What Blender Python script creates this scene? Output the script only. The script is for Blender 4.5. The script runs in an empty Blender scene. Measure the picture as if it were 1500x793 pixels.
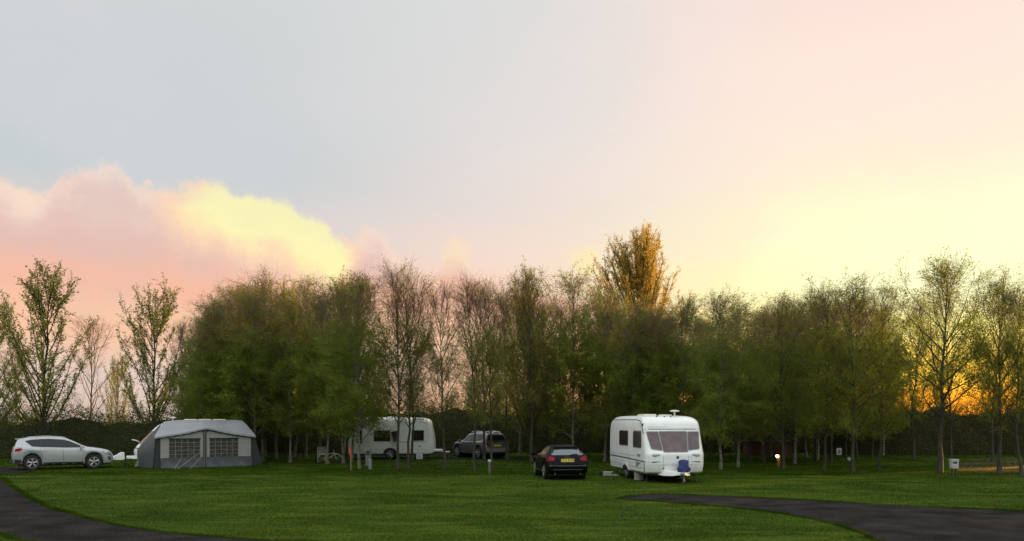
import bpy, bmesh, math, random
import numpy as np
from mathutils import Vector, Matrix
from mathutils.bvhtree import BVHTree
from mathutils.geometry import tessellate_polygon
sc = bpy.context.scene
COL = sc.collection
R = math.radians
F, CX, HY, EYE = 1200.0, 750.0, 617.0, 2.4     # photograph's focal length in pixels, centre, horizon row, eye height

def gp(px, py):                                 # a pixel of the ground -> ground point
    Y = F*EYE/(py-HY)
    return ((px-CX)/F*Y, Y)
def lin(*c):
    return tuple(((v/255)/12.92 if v/255 <= .04045 else ((v/255+.055)/1.055)**2.4) for v in c)+(1.0,)

# ------------------------------------------------------------------ materials
def mat(name, col, rough=.6, metal=0, spec=.5, bump=None, var=None, coat=0, emit=None, trans=0, stretch=None):
    m = bpy.data.materials.new(name); m.use_nodes = True
    nt = m.node_tree; N = nt.nodes; L = nt.links
    b = N['Principled BSDF']
    b.inputs['Base Color'].default_value = (*col[:3], 1)
    b.inputs['Roughness'].default_value = rough
    b.inputs['Metallic'].default_value = metal
    b.inputs['Specular IOR Level'].default_value = spec
    b.inputs['Coat Weight'].default_value = coat
    if emit:
        b.inputs['Emission Color'].default_value = (*emit[:3], 1); b.inputs['Emission Strength'].default_value = emit[3]
    if var or bump:
        tc = N.new('ShaderNodeTexCoord'); src = tc.outputs['Object']
        if stretch:
            mp = N.new('ShaderNodeMapping'); mp.inputs['Scale'].default_value = stretch
            L.new(src, mp.inputs[0]); src = mp.outputs[0]
    if var:                                     # var = (scale, other colour, lo, hi)
        n = N.new('ShaderNodeTexNoise'); n.inputs['Scale'].default_value = var[0]; n.inputs['Detail'].default_value = 5
        L.new(src, n.inputs['Vector'])
        mr = N.new('ShaderNodeMapRange'); mr.inputs[1].default_value = var[2]; mr.inputs[2].default_value = var[3]
        L.new(n.outputs[0], mr.inputs[0])
        mx = N.new('ShaderNodeMix'); mx.data_type = 'RGBA'
        mx.inputs[6].default_value = (*col[:3], 1); mx.inputs[7].default_value = (*var[1][:3], 1)
        L.new(mr.outputs[0], mx.inputs[0]); L.new(mx.outputs[2], b.inputs['Base Color'])
    if bump:                                    # bump = (scale, strength, distance)
        n = N.new('ShaderNodeTexNoise'); n.inputs['Scale'].default_value = bump[0]; n.inputs['Detail'].default_value = 4
        L.new(src, n.inputs['Vector'])
        bp = N.new('ShaderNodeBump'); bp.inputs['Strength'].default_value = bump[1]; bp.inputs['Distance'].default_value = bump[2]
        L.new(n.outputs[0], bp.inputs['Height']); L.new(bp.outputs[0], b.inputs['Normal'])
    return m

def leafmat(name, cols, trans=.35):             # per leaf colour, a little light comes through
    m = bpy.data.materials.new(name); m.use_nodes = True
    nt = m.node_tree; N = nt.nodes; L = nt.links
    b = N['Principled BSDF']; out = N['Material Output']
    g = N.new('ShaderNodeNewGeometry'); cr = N.new('ShaderNodeValToRGB')
    cr.color_ramp.elements[0].color = (*cols[0], 1); cr.color_ramp.elements[1].color = (*cols[-1], 1)
    for i, c in enumerate(cols[1:-1]):
        e = cr.color_ramp.elements.new((i+1)/(len(cols)-1)); e.color = (*c, 1)
    oi = N.new('ShaderNodeObjectInfo')
    ad = N.new('ShaderNodeMath'); ad.operation = 'MULTIPLY_ADD'; ad.inputs[1].default_value = .6
    sub = N.new('ShaderNodeMath'); sub.operation = 'MULTIPLY'; sub.inputs[1].default_value = .4
    L.new(oi.outputs['Random'], sub.inputs[0]); L.new(g.outputs['Random Per Island'], ad.inputs[0]); L.new(sub.outputs[0], ad.inputs[2])
    L.new(ad.outputs[0], cr.inputs[0]); L.new(cr.outputs[0], b.inputs['Base Color'])
    b.inputs['Roughness'].default_value = .65; b.inputs['Specular IOR Level'].default_value = .25
    t = N.new('ShaderNodeBsdfTranslucent'); L.new(cr.outputs[0], t.inputs['Color'])
    mx = N.new('ShaderNodeMixShader'); mx.inputs[0].default_value = trans
    L.new(b.outputs[0], mx.inputs[1]); L.new(t.outputs[0], mx.inputs[2]); L.new(mx.outputs[0], out.inputs['Surface'])
    return m

M = {}
M['silver'] = mat('silver_paint', (.40,.43,.44), .3, .3, coat=.5, var=(6,(.35,.375,.385),.3,.8))
M['black_paint'] = mat('black_paint', (.0025,.0025,.003), .34, 0, spec=.10, coat=.06)
M['grey_paint'] = mat('dark_grey_paint', (.10,.11,.125), .3, .3, coat=.8)
M['glass'] = mat('car_glass', (.010,.016,.018), .1, 0, spec=.34)
M['glass_rear'] = mat('rear_glass', (.03,.05,.055), .08, 0, spec=1, coat=1)
M['rubber'] = mat('rubber', (.015,.015,.015), .85, bump=(60,.3,.002))
M['rim'] = mat('alloy', (.34,.34,.35), .35, .8)
M['black_plastic'] = mat('black_plastic', (.018,.018,.018), .6)
M['chrome'] = mat('chrome', (.7,.7,.7), .12, 1)
M['lamp_red'] = mat('red_lens', (.34,.004,.010), .3, spec=.2, var=(25,(.20,.003,.008),.3,.7))
M['lamp_clear'] = mat('clear_lens', (.35,.37,.38), .12, .3, coat=1)
M['lamp_orange'] = mat('orange_lens', (.6,.15,.02), .2, coat=.5)
M['plate_y'] = mat('yellow_plate', (.72,.52,.04), .5)
M['ink'] = mat('plate_ink', (.01,.01,.01), .5)
M['cv_white'] = mat('caravan_aluminium', (.78,.81,.80), .35, coat=.3, var=(2.2,(.69,.72,.70),.35,.75), bump=(90,.08,.002))
M['cv_white2'] = mat('caravan_plastic', (.80,.82,.81), .4, coat=.2, var=(1.4,(.71,.73,.71),.35,.75))
M['cv_cream'] = mat('roof_plastic', (.70,.68,.58), .5)
M['acrylic'] = mat('tinted_acrylic', (.075,.050,.056), .16, spec=.45, coat=.15, var=(2.5,(.15,.085,.085),.45,.7))
M['acrylic_b'] = mat('dark_acrylic', (.02,.016,.014), .12, spec=.4, var=(5,(.06,.025,.015),.5,.75))
M['green_trim'] = mat('green_trim', (.015,.05,.045), .4)
M['grey_trim'] = mat('grey_trim', (.25,.27,.27), .5)
M['blue_cloth'] = mat('blue_cloth', (.012,.022,.11), .75, bump=(9,.9,.03), var=(6,(.03,.05,.2),.4,.7))
M['steel'] = mat('galvanised', (.28,.29,.3), .45, .6, var=(12,(.15,.15,.15),.4,.7))
M['aw_roof'] = mat('awning_roof_cloth', (.27,.285,.30), .6, spec=.3, var=(.9,(.21,.225,.24),.3,.75), bump=(3.5,.5,.03))
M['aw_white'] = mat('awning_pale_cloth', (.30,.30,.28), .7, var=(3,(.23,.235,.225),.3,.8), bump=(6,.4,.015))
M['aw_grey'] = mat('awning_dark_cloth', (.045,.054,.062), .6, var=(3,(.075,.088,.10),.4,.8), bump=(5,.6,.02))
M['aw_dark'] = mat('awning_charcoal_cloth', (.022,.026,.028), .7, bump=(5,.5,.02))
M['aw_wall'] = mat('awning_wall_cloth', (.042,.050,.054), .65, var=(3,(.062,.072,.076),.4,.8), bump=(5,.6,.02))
M['aw_window'] = mat('awning_window_foil', (.085,.078,.07), .25, spec=.4, var=(3.5,(.03,.03,.026),.35,.65), stretch=(1,1,2.2), bump=(7,.25,.01))
M['aw_line'] = mat('awning_lattice', (.24,.22,.20), .6)
M['asphalt'] = None
M['wood'] = mat('weathered_wood', (.16,.14,.10), .85, var=(8,(.09,.075,.05),.3,.7), stretch=(1,1,.2))
M['orange_paint'] = mat('orange_paint', (.42,.075,.018), .6, var=(14,(.35,.05,.02),.4,.7))
M['white_plastic'] = mat('white_plastic', (.44,.455,.45), .5, var=(5,(.34,.355,.35),.4,.7))
M['grey_plastic'] = mat('grey_plastic', (.13,.135,.13), .6, var=(9,(.09,.09,.085),.4,.7))
M['pale_plastic'] = mat('pale_ribbed_plastic', (.42,.40,.36), .6, var=(6,(.3,.29,.26),.4,.7))
M['brick'] = mat('red_brick', (.13,.04,.025), .85, var=(14,(.07,.028,.02),.3,.7))
M['lamp_lit'] = mat('lit_lamp', (1,.8,.4), .4, emit=(1,.62,.22,7))
M['rust'] = mat('brown_post', (.14,.06,.025), .7)
M['birch_bark'] = mat('birch_bark', (.15,.145,.105), .85, var=(3.2,(.03,.027,.016),.52,.60), stretch=(1.5,1.5,5), bump=(14,.5,.01))
M['dark_bark'] = mat('dark_bark', (.032,.029,.017), .9, var=(3,(.062,.056,.036),.45,.7), stretch=(3,3,.8), bump=(12,.7,.015))
M['twig'] = mat('twig_bark', (.17,.075,.035), .8)
M['twig_p'] = mat('poplar_twig', (.13,.095,.045), .8)
M['leaf_birch'] = leafmat('birch_leaves', [(.098,.158,.012),(.138,.205,.014),(.190,.250,.020)], .52)
M['leaf_olive'] = leafmat('olive_leaves', [(.105,.160,.014),(.150,.205,.018),(.200,.235,.022)], .52)
M['leaf_poplar'] = leafmat('poplar_leaves', [(.15,.18,.02),(.23,.25,.03),(.32,.31,.04)], .4)
M['leaf_gold'] = leafmat('sun_gold_leaves', [(.26,.19,.035),(.36,.26,.04),(.46,.33,.045)], .5)  # the low sun's gold is put into the leaf colour
M['leaf_hedge'] = leafmat('hedge_leaves', [(.055,.078,.010),(.085,.105,.014),(.120,.110,.018)], .42)
M['leaf_hedge_b'] = leafmat('brown_hedge_leaves', [(.080,.068,.010),(.12,.095,.014),(.17,.115,.018)], .4)
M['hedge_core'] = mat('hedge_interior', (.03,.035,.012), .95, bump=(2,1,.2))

def grass_mat(blade=False):
    m = bpy.data.materials.new('grass'); m.use_nodes = True
    nt = m.node_tree; N = nt.nodes; L = nt.links; b = N['Principled BSDF']
    g = N.new('ShaderNodeNewGeometry')
    def noise(scale, stretch, det=4):
        mp = N.new('ShaderNodeMapping'); mp.inputs['Scale'].default_value = stretch; L.new(g.outputs['Position'], mp.inputs[0])
        n = N.new('ShaderNodeTexNoise'); n.inputs['Scale'].default_value = scale; n.inputs['Detail'].default_value = det
        L.new(mp.outputs[0], n.inputs['Vector']); return n.outputs[0]
    def mapr(s, a, c):
        mr = N.new('ShaderNodeMapRange'); mr.inputs[1].default_value = a; mr.inputs[2].default_value = c; L.new(s, mr.inputs[0]); return mr.outputs[0]
    def mix(f, a, c):
        mx = N.new('ShaderNodeMix'); mx.data_type = 'RGBA'; L.new(f, mx.inputs[0])
        for s, k in ((a, 6), (c, 7)):
            if isinstance(s, tuple): mx.inputs[k].default_value = (*s, 1)
            else: L.new(s, mx.inputs[k])
        return mx.outputs[2]
    c = mix(mapr(noise(.22, (.5,1,1), 5), (.40), .60), (.026,.055,.004), (.050,.085,.007))
    c = mix(mapr(noise(.9, (.45,1.3,1), 6), .48, .66), c, (.082,.114,.012))
    c = mix(mapr(noise(3.5, (.5,1,1), 5), .60, .76), c, (.115,.128,.022))
    c = mix(mapr(noise(60, (1,1,1), 3), .2, 1.1), c, (.027,.056,.004))
    L.new(c, b.inputs['Base Color']); b.inputs['Roughness'].default_value = .85; b.inputs['Specular IOR Level'].default_value = .03
    bp = N.new('ShaderNodeBump'); bp.inputs['Strength'].default_value = .4; bp.inputs['Distance'].default_value = .03
    L.new(noise(30, (1,1,1), 6), bp.inputs['Height']); L.new(bp.outputs[0], b.inputs['Normal'])
    if blade:
        t = N.new('ShaderNodeBsdfTranslucent'); L.new(c, t.inputs['Color']); mx = N.new('ShaderNodeMixShader'); mx.inputs[0].default_value = .5
        L.new(b.outputs[0], mx.inputs[1]); L.new(t.outputs[0], mx.inputs[2]); L.new(mx.outputs[0], N['Material Output'].inputs['Surface'])
    return m
M['grass'] = grass_mat(); M['grass_blade'] = grass_mat(True)
def asphalt_mat():
    m = mat('asphalt', (.040,.037,.036), .95, spec=.03)
    nt = m.node_tree; N = nt.nodes; L = nt.links; b = N['Principled BSDF']
    g = N.new('ShaderNodeNewGeometry')
    def noise(scale, det):
        n = N.new('ShaderNodeTexNoise'); n.inputs['Scale'].default_value = scale; n.inputs['Detail'].default_value = det
        L.new(g.outputs['Position'], n.inputs['Vector']); return n.outputs[0]
    cr = N.new('ShaderNodeValToRGB'); L.new(noise(1.1, 8), cr.inputs[0])
    cr.color_ramp.elements[0].position = .3; cr.color_ramp.elements[0].color = (.008,.0078,.0078,1)
    cr.color_ramp.elements[1].position = .72; cr.color_ramp.elements[1].color = (.026,.025,.0245,1)
    cr2 = N.new('ShaderNodeValToRGB'); L.new(noise(45, 4), cr2.inputs[0])
    cr2.color_ramp.elements[0].position = .45; cr2.color_ramp.elements[0].color = (.7,.7,.7,1)
    cr2.color_ramp.elements[1].position = .75; cr2.color_ramp.elements[1].color = (3.6,3.4,3.2,1)
    mx = N.new('ShaderNodeMix'); mx.data_type = 'RGBA'; mx.blend_type = 'MULTIPLY'; mx.inputs[0].default_value = 1
    L.new(cr.outputs[0], mx.inputs[6]); L.new(cr2.outputs[0], mx.inputs[7]); L.new(mx.outputs[2], b.inputs['Base Color'])
    bp = N.new('ShaderNodeBump'); bp.inputs['Strength'].default_value = .7; bp.inputs['Distance'].default_value = .02
    L.new(noise(60, 4), bp.inputs['Height']); L.new(bp.outputs[0], b.inputs['Normal'])
    return m
M['asphalt'] = asphalt_mat()

# ------------------------------------------------------------------ object helpers
def link(name, me, m, parent=None, loc=None, rz=0):
    o = bpy.data.objects.new(name, me); COL.objects.link(o)
    if m is not None: me.materials.clear(); me.materials.append(m)
    if parent: o.parent = parent
    if loc: o.location = loc
    o.rotation_euler.z = rz
    return o
def tag(o, label=None, cat=None, group=None, kind=None):
    for k, v in (('label', label), ('category', cat), ('group', group), ('kind', kind)):
        if v: o[k] = v
    return o
def empty(name, loc, rz, label, cat, group=None):
    o = bpy.data.objects.new(name, None); COL.objects.link(o); o.location = loc; o.rotation_euler.z = rz
    o.empty_display_size = .2
    return tag(o, label, cat, group)
def np_mesh(name, V, Fq, smooth=False):         # V (n,3), Fq (m,k) -> mesh, quick
    V = np.asarray(V, dtype=np.float32); Fq = np.asarray(Fq, dtype=np.int32)
    me = bpy.data.meshes.new(name); k = Fq.shape[1]
    me.vertices.add(len(V)); me.vertices.foreach_set('co', V.ravel())
    me.loops.add(Fq.size); me.loops.foreach_set('vertex_index', Fq.ravel())
    me.polygons.add(len(Fq)); me.polygons.foreach_set('loop_start', np.arange(0, Fq.size, k, dtype=np.int32))
    me.polygons.foreach_set('use_smooth', np.full(len(Fq), smooth))
    me.update(calc_edges=True); me.validate()
    return me

class MB:
    def __init__(s): s.v = []; s.f = []
    def add(s, vs, fs):
        o = len(s.v); s.v += [tuple(v) for v in vs]; s.f += [tuple(i+o for i in f) for f in fs]; return s
    def box(s, c, d, bev=0.0, rot=None):
        bm = bmesh.new(); bmesh.ops.create_cube(bm, size=1); bmesh.ops.scale(bm, vec=d, verts=bm.verts)
        if bev: bmesh.ops.bevel(bm, geom=bm.edges[:], offset=bev, segments=2, profile=.6, affect='EDGES')
        if rot is not None: bmesh.ops.transform(bm, matrix=rot, verts=bm.verts)
        bmesh.ops.translate(bm, vec=c, verts=bm.verts); bm.verts.index_update()
        s.add([v.co[:] for v in bm.verts], [[v.index for v in f.verts] for f in bm.faces]); bm.free(); return s
    def tube(s, pts, rad, n=8, cap=True):
        P = [Vector(p) for p in pts]
        if not hasattr(rad, '__len__'): rad = [rad]*len(P)
        ref = Vector((0,0,1)); vs = []; fs = []
        t0 = (P[1]-P[0]).normalized()
        if abs(t0.dot(ref)) > .95: ref = Vector((1,0,0))
        for i, p in enumerate(P):
            t = (P[min(i+1, len(P)-1)]-P[max(i-1, 0)]).normalized()
            u = t.cross(ref).normalized(); w = t.cross(u)
            for j in range(n):
                a = 2*math.pi*j/n; vs.append(p+(u*math.cos(a)+w*math.sin(a))*rad[i])
        for i in range(len(P)-1):
            for j in range(n):
                k = (j+1) % n; fs.append((i*n+j, i*n+k, (i+1)*n+k, (i+1)*n+j))
        if cap: fs.append(tuple(range(n))[::-1]); fs.append(tuple((len(P)-1)*n+j for j in range(n)))
        return s.add(vs, fs)
    def lathe(s, prof, axis='z', c=(0,0,0), n=24):      # prof: (r, h) pairs, closed at r=0 ends if given
        vs = []; fs = []
        for r, h in prof:
            for j in range(n):
                a = 2*math.pi*j/n; x, y = r*math.cos(a), r*math.sin(a)
                p = {'z': (x, y, h), 'y': (x, h, y), 'x': (h, x, y)}[axis]
                vs.append((p[0]+c[0], p[1]+c[1], p[2]+c[2]))
        for i in range(len(prof)-1):
            for j in range(n):
                k = (j+1) % n; fs.append((i*n+j, i*n+k, (i+1)*n+k, (i+1)*n+j))
        fs.append(tuple(range(n))[::-1]); fs.append(tuple((len(prof)-1)*n+j for j in range(n)))
        return s.add(vs, fs)
    def rings(s, rr, closed=True, caps=True):
        n = len(rr[0]); vs = [p for r in rr for p in r]; fs = []
        for i in range(len(rr)-1):
            for j in range(n if closed else n-1):
                k = (j+1) % n; fs.append((i*n+j, i*n+k, (i+1)*n+k, (i+1)*n+j))
        if caps: fs.append(tuple(range(n))[::-1]); fs.append(tuple((len(rr)-1)*n+j for j in range(n)))
        return s.add(vs, fs)
    def mesh(s, name, smooth=False, ang=None):
        me = bpy.data.meshes.new(name); me.from_pydata(s.v, [], s.f)
        bm = bmesh.new(); bm.from_mesh(me); bmesh.ops.recalc_face_normals(bm, faces=bm.faces); bm.to_mesh(me); bm.free()
        if smooth:
            me.polygons.foreach_set('use_smooth', [True]*len(me.polygons))
            me.set_sharp_from_angle(angle=R(ang or 40))
        return me
    def build(s, name, m, parent=None, loc=None, rz=0, smooth=False, ang=None):
        return link(name, s.mesh(name, smooth, ang), m, parent, loc, rz)
    def bvh(s): return BVHTree.FromPolygons(s.v, s.f)

def rpoly(pts, r=.05, n=4):                      # a polygon with rounded corners
    out = []; N = len(pts)
    for i in range(N):
        a, b, c = Vector(pts[i-1]), Vector(pts[i]), Vector(pts[(i+1) % N])
        d1, d2 = (a-b), (c-b); q = min(r, d1.length*.45, d2.length*.45)
        p0, p2 = b+d1.normalized()*q, b+d2.normalized()*q
        for k in range(n+1):
            t = k/n; out.append(tuple(p0*(1-t)**2+b*2*t*(1-t)+p2*t*t))
    return out
def rect(a, b, c, d, r=.04): return rpoly([(a,c),(b,c),(b,d),(a,d)], r)
def strip(path, w):
    L_, R_ = [], []
    for i, p in enumerate(path):
        a = Vector(path[max(i-1, 0)]); b = Vector(path[min(i+1, len(path)-1)]); t = (b-a).normalized(); n = Vector((-t.y, t.x))
        ww = w[i] if hasattr(w, '__len__') else w
        L_.append(tuple(Vector(p)+n*ww/2)); R_.append(tuple(Vector(p)-n*ww/2))
    return L_+R_[::-1]
def decal(mb, bvh, poly, side, off=.006, seg=.12, skirt=.02):
    """lay a flat outline onto a body: side '+y','-y','+x','-x','+z'; poly in (x,z), (y,z) or (x,y)"""
    bm = bmesh.new(); vs = [bm.verts.new((p[0], p[1], 0)) for p in poly]
    tris = tessellate_polygon([[Vector((p[0], p[1], 0)) for p in poly]])
    for t in tris:
        try: bm.faces.new([vs[i] for i in t])
        except ValueError: pass
    for _ in range(4):
        long = [e for e in bm.edges if e.calc_length() > seg]
        if not long: break
        bmesh.ops.subdivide_edges(bm, edges=long, cuts=1, use_grid_fill=False)
        bmesh.ops.triangulate(bm, faces=bm.faces[:])
    bnd = [e for e in bm.edges if len(e.link_faces) == 1]
    ax, sg = side[1], (1 if side[0] == '+' else -1)
    def place(p, o):
        q = {'y': Vector((p.x, sg*6, p.y)), 'x': Vector((sg*9, p.x, p.y)), 'z': Vector((p.x, p.y, 9))}[ax]
        d = {'y': Vector((0,-sg,0)), 'x': Vector((-sg,0,0)), 'z': Vector((0,0,-1))}[ax]
        hit, nor, _, _ = bvh.ray_cast(q, d)
        if hit is None:
            hit, nor, _, _ = bvh.find_nearest(q+d*(5 if ax == 'y' else 6.5 if ax == 'x' else 7.5))
        return hit-d*o
    bm.verts.index_update()
    base = len(mb.v); flat = [v.co.copy() for v in bm.verts]
    top = [place(p, off) for p in flat]
    mb.v += [tuple(p) for p in top]; mb.f += [tuple(base+v.index for v in f.verts) for f in bm.faces]
    m2 = {}
    for e in bnd:
        for v in e.verts:
            if v.index not in m2: m2[v.index] = len(mb.v); mb.v.append(tuple(place(flat[v.index], off-skirt)))
    for e in bnd:
        a, b = e.verts[0].index, e.verts[1].index
        mb.f.append((base+a, base+b, m2[b], m2[a]))
    bm.free(); return mb
def interp_rows(tab, xs):
    T = np.array(tab, dtype=float); T = T[np.argsort(T[:,0])]
    x, Yv = T[:,0], T[:,1:]
    # monotone cubic (Fritsch-Carlson) so body lines stay smooth without overshoot
    h = np.diff(x)[:,None]; d = np.diff(Yv, axis=0)/h; m = np.zeros_like(Yv); m[0] = d[0]; m[-1] = d[-1]
    for i in range(1, len(x)-1):
        ok = d[i-1]*d[i] > 0
        with np.errstate(divide='ignore', invalid='ignore'):
            hm = 2*d[i-1]*d[i]/(d[i-1]+d[i])
        m[i] = np.where(ok, hm, 0)
    out = []
    for q in xs:
        i = min(max(np.searchsorted(x, q)-1, 0), len(x)-2); t = (q-x[i])/h[i][0]
        out.append((2*t**3-3*t**2+1)*Yv[i]+(t**3-2*t**2+t)*h[i]*m[i]+(-2*t**3+3*t**2)*Yv[i+1]+(t**3-t**2)*h[i]*m[i+1])
    return np.array(out)
def text_mesh(body, size, name):
    cu = bpy.data.curves.new(name, 'FONT'); cu.body = body; cu.size = size; cu.align_x = 'CENTER'; cu.align_y = 'CENTER'; cu.extrude = .002; cu.offset = .002
    o = bpy.data.objects.new(name, cu); COL.objects.link(o); dg = bpy.context.evaluated_depsgraph_get()
    me = bpy.data.meshes.new_from_object(o.evaluated_get(dg)); bpy.data.objects.remove(o); bpy.data.curves.remove(cu); return me
# ------------------------------------------------------------------ vehicles
def wheel(parent, x, y, r, w, spokes=5, name='wheel', rimc='rim'):
    sg = 1 if y > 0 else -1
    t = MB().lathe([(r*.66,-w*.42),(r*.93,-w*.5),(r,-w*.36),(r,w*.36),(r*.93,w*.5),(r*.66,w*.42)], 'y', n=28).build(name, M['rubber'], parent, (x, y-sg*w/2, r), smooth=True, ang=35)
    m = MB(); o = sg*w*.40
    m.lathe([(r*.70,o),(r*.70,o+sg*.03),(r*.62,o+sg*.03),(r*.60,o-sg*.02)], 'y', n=28)
    m.lathe([(.001,o-sg*.004),(r*.2,o-sg*.004)], 'y', n=12)
    for k in range(spokes):
        a = 2*math.pi*k/spokes+.3
        for da in (-.16, .16):
            p0 = (math.cos(a)*r*.1, o+sg*.022, math.sin(a)*r*.1); p1 = (math.cos(a+da)*r*.64, o+sg*.022, math.sin(a+da)*r*.64)
            m.tube([p0, p1], [r*.10, r*.065], 6)
    m.lathe([(0.001,o+sg*.05),(r*.16,o+sg*.045),(r*.17,o)], 'y', n=16)
    m.build('rim', M[rimc], t, smooth=True, ang=30)
    d = MB().lathe([(.001,o-sg*.02),(r*.62,o-sg*.02),(r*.62,o-sg*.035)], 'y', n=24).build('brake_disc', M['black_plastic'], t)
    return t

def car_body(tab, wheels, wr, arch):
    """tab rows: x, zlow, zbelt, ztop, half width, half roof width"""
    x0, x1 = min(t[0] for t in tab), max(t[0] for t in tab)
    xs = list(np.linspace(x0, x1, 150))
    rows = interp_rows(tab, xs); rings = []
    for x, (zl, zb, zt, w, wt) in zip(xs, rows):
        for xc in wheels:
            if abs(x-xc) < arch: zl = max(zl, wr+math.sqrt(arch**2-(x-xc)**2))
        zb = max(zb, zl+.05); zt = max(zt, zb+.015)
        h = zb-zl; g = zt-zb
        half = [(w*.80, zl), (w*.965, zl+min(.05, h*.2)), (w*.995, zl+h*.3), (w, zl+h*.55), (w*.985, zl+h*.82), (w*.955, zb-.012), (w*.93, zb),
                (w*.93+(wt+.045-w*.93)*.5, zb+g*.45), (wt+.045, zb+g*.80), (wt+.0, zb+g*.93), (wt*.82, zt-.012*min(1,g*4)), (wt*.45, zt)]
        ring = [(x, y, z) for y, z in half] + [(x, -y, z) for y, z in half[::-1]]
        rings.append(ring)
    return MB().rings(rings)

def make_car(root, tab, wheels, wr, arch, W, paint, zlow, spokes=5):
    b = car_body(tab, wheels, wr, arch); b.build('body', M[paint], root, smooth=True, ang=50)
    x0, x1 = min(t[0] for t in tab), max(t[0] for t in tab)
    m = MB().box(((x0+x1)/2, 0, zlow+.04), (x1-x0-.5, W-.35, .16), .03)
    for xc in wheels: m.lathe([(arch-.006, -(W/2-.16)), (arch-.006, W/2-.16)], 'y', (xc, 0, wr), 28)
    m.build('underbody', M['black_plastic'], root)
    for xc in wheels:
        for sg in (1, -1): wheel(root, xc, sg*(W/2-.015), wr, .22, spokes)
    return b, b.bvh()

def add_decal(root, bvh, name, polys, side, m, off=.006, parent=None, seg=.12, **k):
    for grp_ in ([polys] if k.get('join') else [[p] for p in polys]):
        mb = MB()
        for p in grp_: decal(mb, bvh, p, side, off, seg)
        o = mb.build(name, M[m], parent or root, smooth=True, ang=35)
    return o

def mirror_part(root, x, y, z, m):
    sg = 1 if y > 0 else -1
    mm = MB().box((x, y+sg*.13, z+.05), (.10, .22, .15), .035).box((x+.01, y+sg*.01, z-.02), (.06, .10, .04), .01)
    return mm.build('wing_mirror', M[m], root, smooth=True)

def pieces_side(root, bvh, windows, seams, handles, m='glass', sides=('+y','-y'), hm='chrome'):
    for s in sides:
        for w in windows: add_decal(root, bvh, 'side_window', [rpoly(w, .035)], s, m)
        add_decal(root, bvh, 'door_seam', [strip(p, .012) for p in seams], s, 'black_plastic', .003)
        for hx, hz in handles: add_decal(root, bvh, 'door_handle', [rect(hx-.09, hx+.09, hz-.016, hz+.016, .012)], s, hm, .022)

# --- silver crossover, seen from its right flank, nose to the right
kh = R(33); kx, ky = -22.68, 41.40
silver = empty('parked_car', (kx, ky, 0), kh, 'silver crossover car parked beyond the left end of the lawn, seen from the side', 'car')
tab = [(2.22,.40,.60,.62,.52,.45),(2.19,.30,.68,.72,.66,.52),(2.08,.25,.80,.86,.80,.60),(1.85,.24,.90,.96,.88,.66),(1.45,.24,.98,1.04,.915,.70),(1.05,.24,1.02,1.10,.92,.70),
       (.80,.24,1.03,1.20,.92,.66),(.35,.24,1.04,1.44,.92,.61),(-.05,.24,1.05,1.585,.92,.59),(-.6,.24,1.08,1.645,.92,.58),(-1.2,.24,1.12,1.63,.915,.57),(-1.75,.26,1.16,1.565,.90,.55),
       (-1.98,.30,1.16,1.51,.88,.54),(-2.04,.30,1.15,1.40,.875,.60),(-2.14,.32,1.06,1.14,.86,.68),(-2.19,.34,.98,1.02,.83,.68),(-2.22,.42,.80,.83,.76,.64)]
b, bv = make_car(silver, tab, (1.30,-1.39), .355, .415, 1.84, 'silver', .24)
wins = [[(.93,1.075),(.22,1.40),(.02,1.46),(-.02,1.085)], [(-.10,1.09),(-.06,1.475),(-.62,1.525),(-.98,1.515),(-1.0,1.13)], [(-1.08,1.135),(-1.06,1.51),(-1.42,1.49),(-1.70,1.43),(-1.40,1.16)]]
pieces_side(silver, bv, wins, [[(.85,1.04),(.80,.55),(.72,.34)], [(-.06,1.06),(-.06,.34)], [(-1.05,1.1),(-.98,.75),(-.92,.6)]], [(.12,.93),(-.82,.95)], hm='silver')
for s in ('+y','-y'):
    add_decal(silver, bv, 'window_pillar', [[(.03,1.08),(-.11,1.085),(-.07,1.48),(.03,1.465)], [(-.99,1.12),(-1.09,1.13),(-1.07,1.515),(-.97,1.52)]], s, 'black_plastic', .004)
    add_decal(silver, bv, 'wheel_arch_trim', [strip([(xc+.435*math.cos(q), .36+.435*math.sin(q)) for q in np.linspace(.08, math.pi-.08, 18)], .05) for xc in (1.30,-1.39)], s, 'black_plastic', .006)
    add_decal(silver, bv, 'shoulder_crease', [strip([(1.0,.87),(0,.915),(-1.1,.93),(-1.6,.94)], .016)], s, 'grey_trim', .004)
    add_decal(silver, bv, 'sill_trim', [strip([(.84,.31),(-.93,.31)], .13)], s, 'black_plastic', .008)
    add_decal(silver, bv, 'headlight', [rpoly([(2.06,.80),(1.78,.90),(1.70,.88),(1.80,.76),(2.10,.69)], .03)], s, 'lamp_clear')
    add_decal(silver, bv, 'headlight_surround', [strip([(2.10,.68),(1.80,.75),(1.69,.87)], .03)], s, 'black_plastic', .008)
    add_decal(silver, bv, 'rear_valance', [rpoly([(-2.17,.36),(-1.84,.36),(-1.84,.50),(-2.19,.56)], .03)], s, 'black_plastic', .006)
    add_decal(silver, bv, 'tail_light', [rpoly([(-2.20,1.04),(-1.86,1.09),(-1.78,1.02),(-1.95,.92),(-2.2,.93)], .03)], s, 'lamp_red')
    add_decal(silver, bv, 'fog_recess', [rpoly([(2.16,.58),(1.92,.60),(1.98,.42),(2.16,.40)], .03)], s, 'black_plastic', .004)
add_decal(silver, bv, 'rear_window', [rpoly([(-.60,1.17),(.60,1.17),(.52,1.44),(-.52,1.44)], .05)], '-x', 'glass')
add_decal(silver, bv, 'tail_light', [rpoly([(.60,.93),(.82,.93),(.80,1.08),(.64,1.06)], .03), rpoly([(-.60,.93),(-.82,.93),(-.80,1.08),(-.64,1.06)], .03)], '-x', 'lamp_red')
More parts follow.
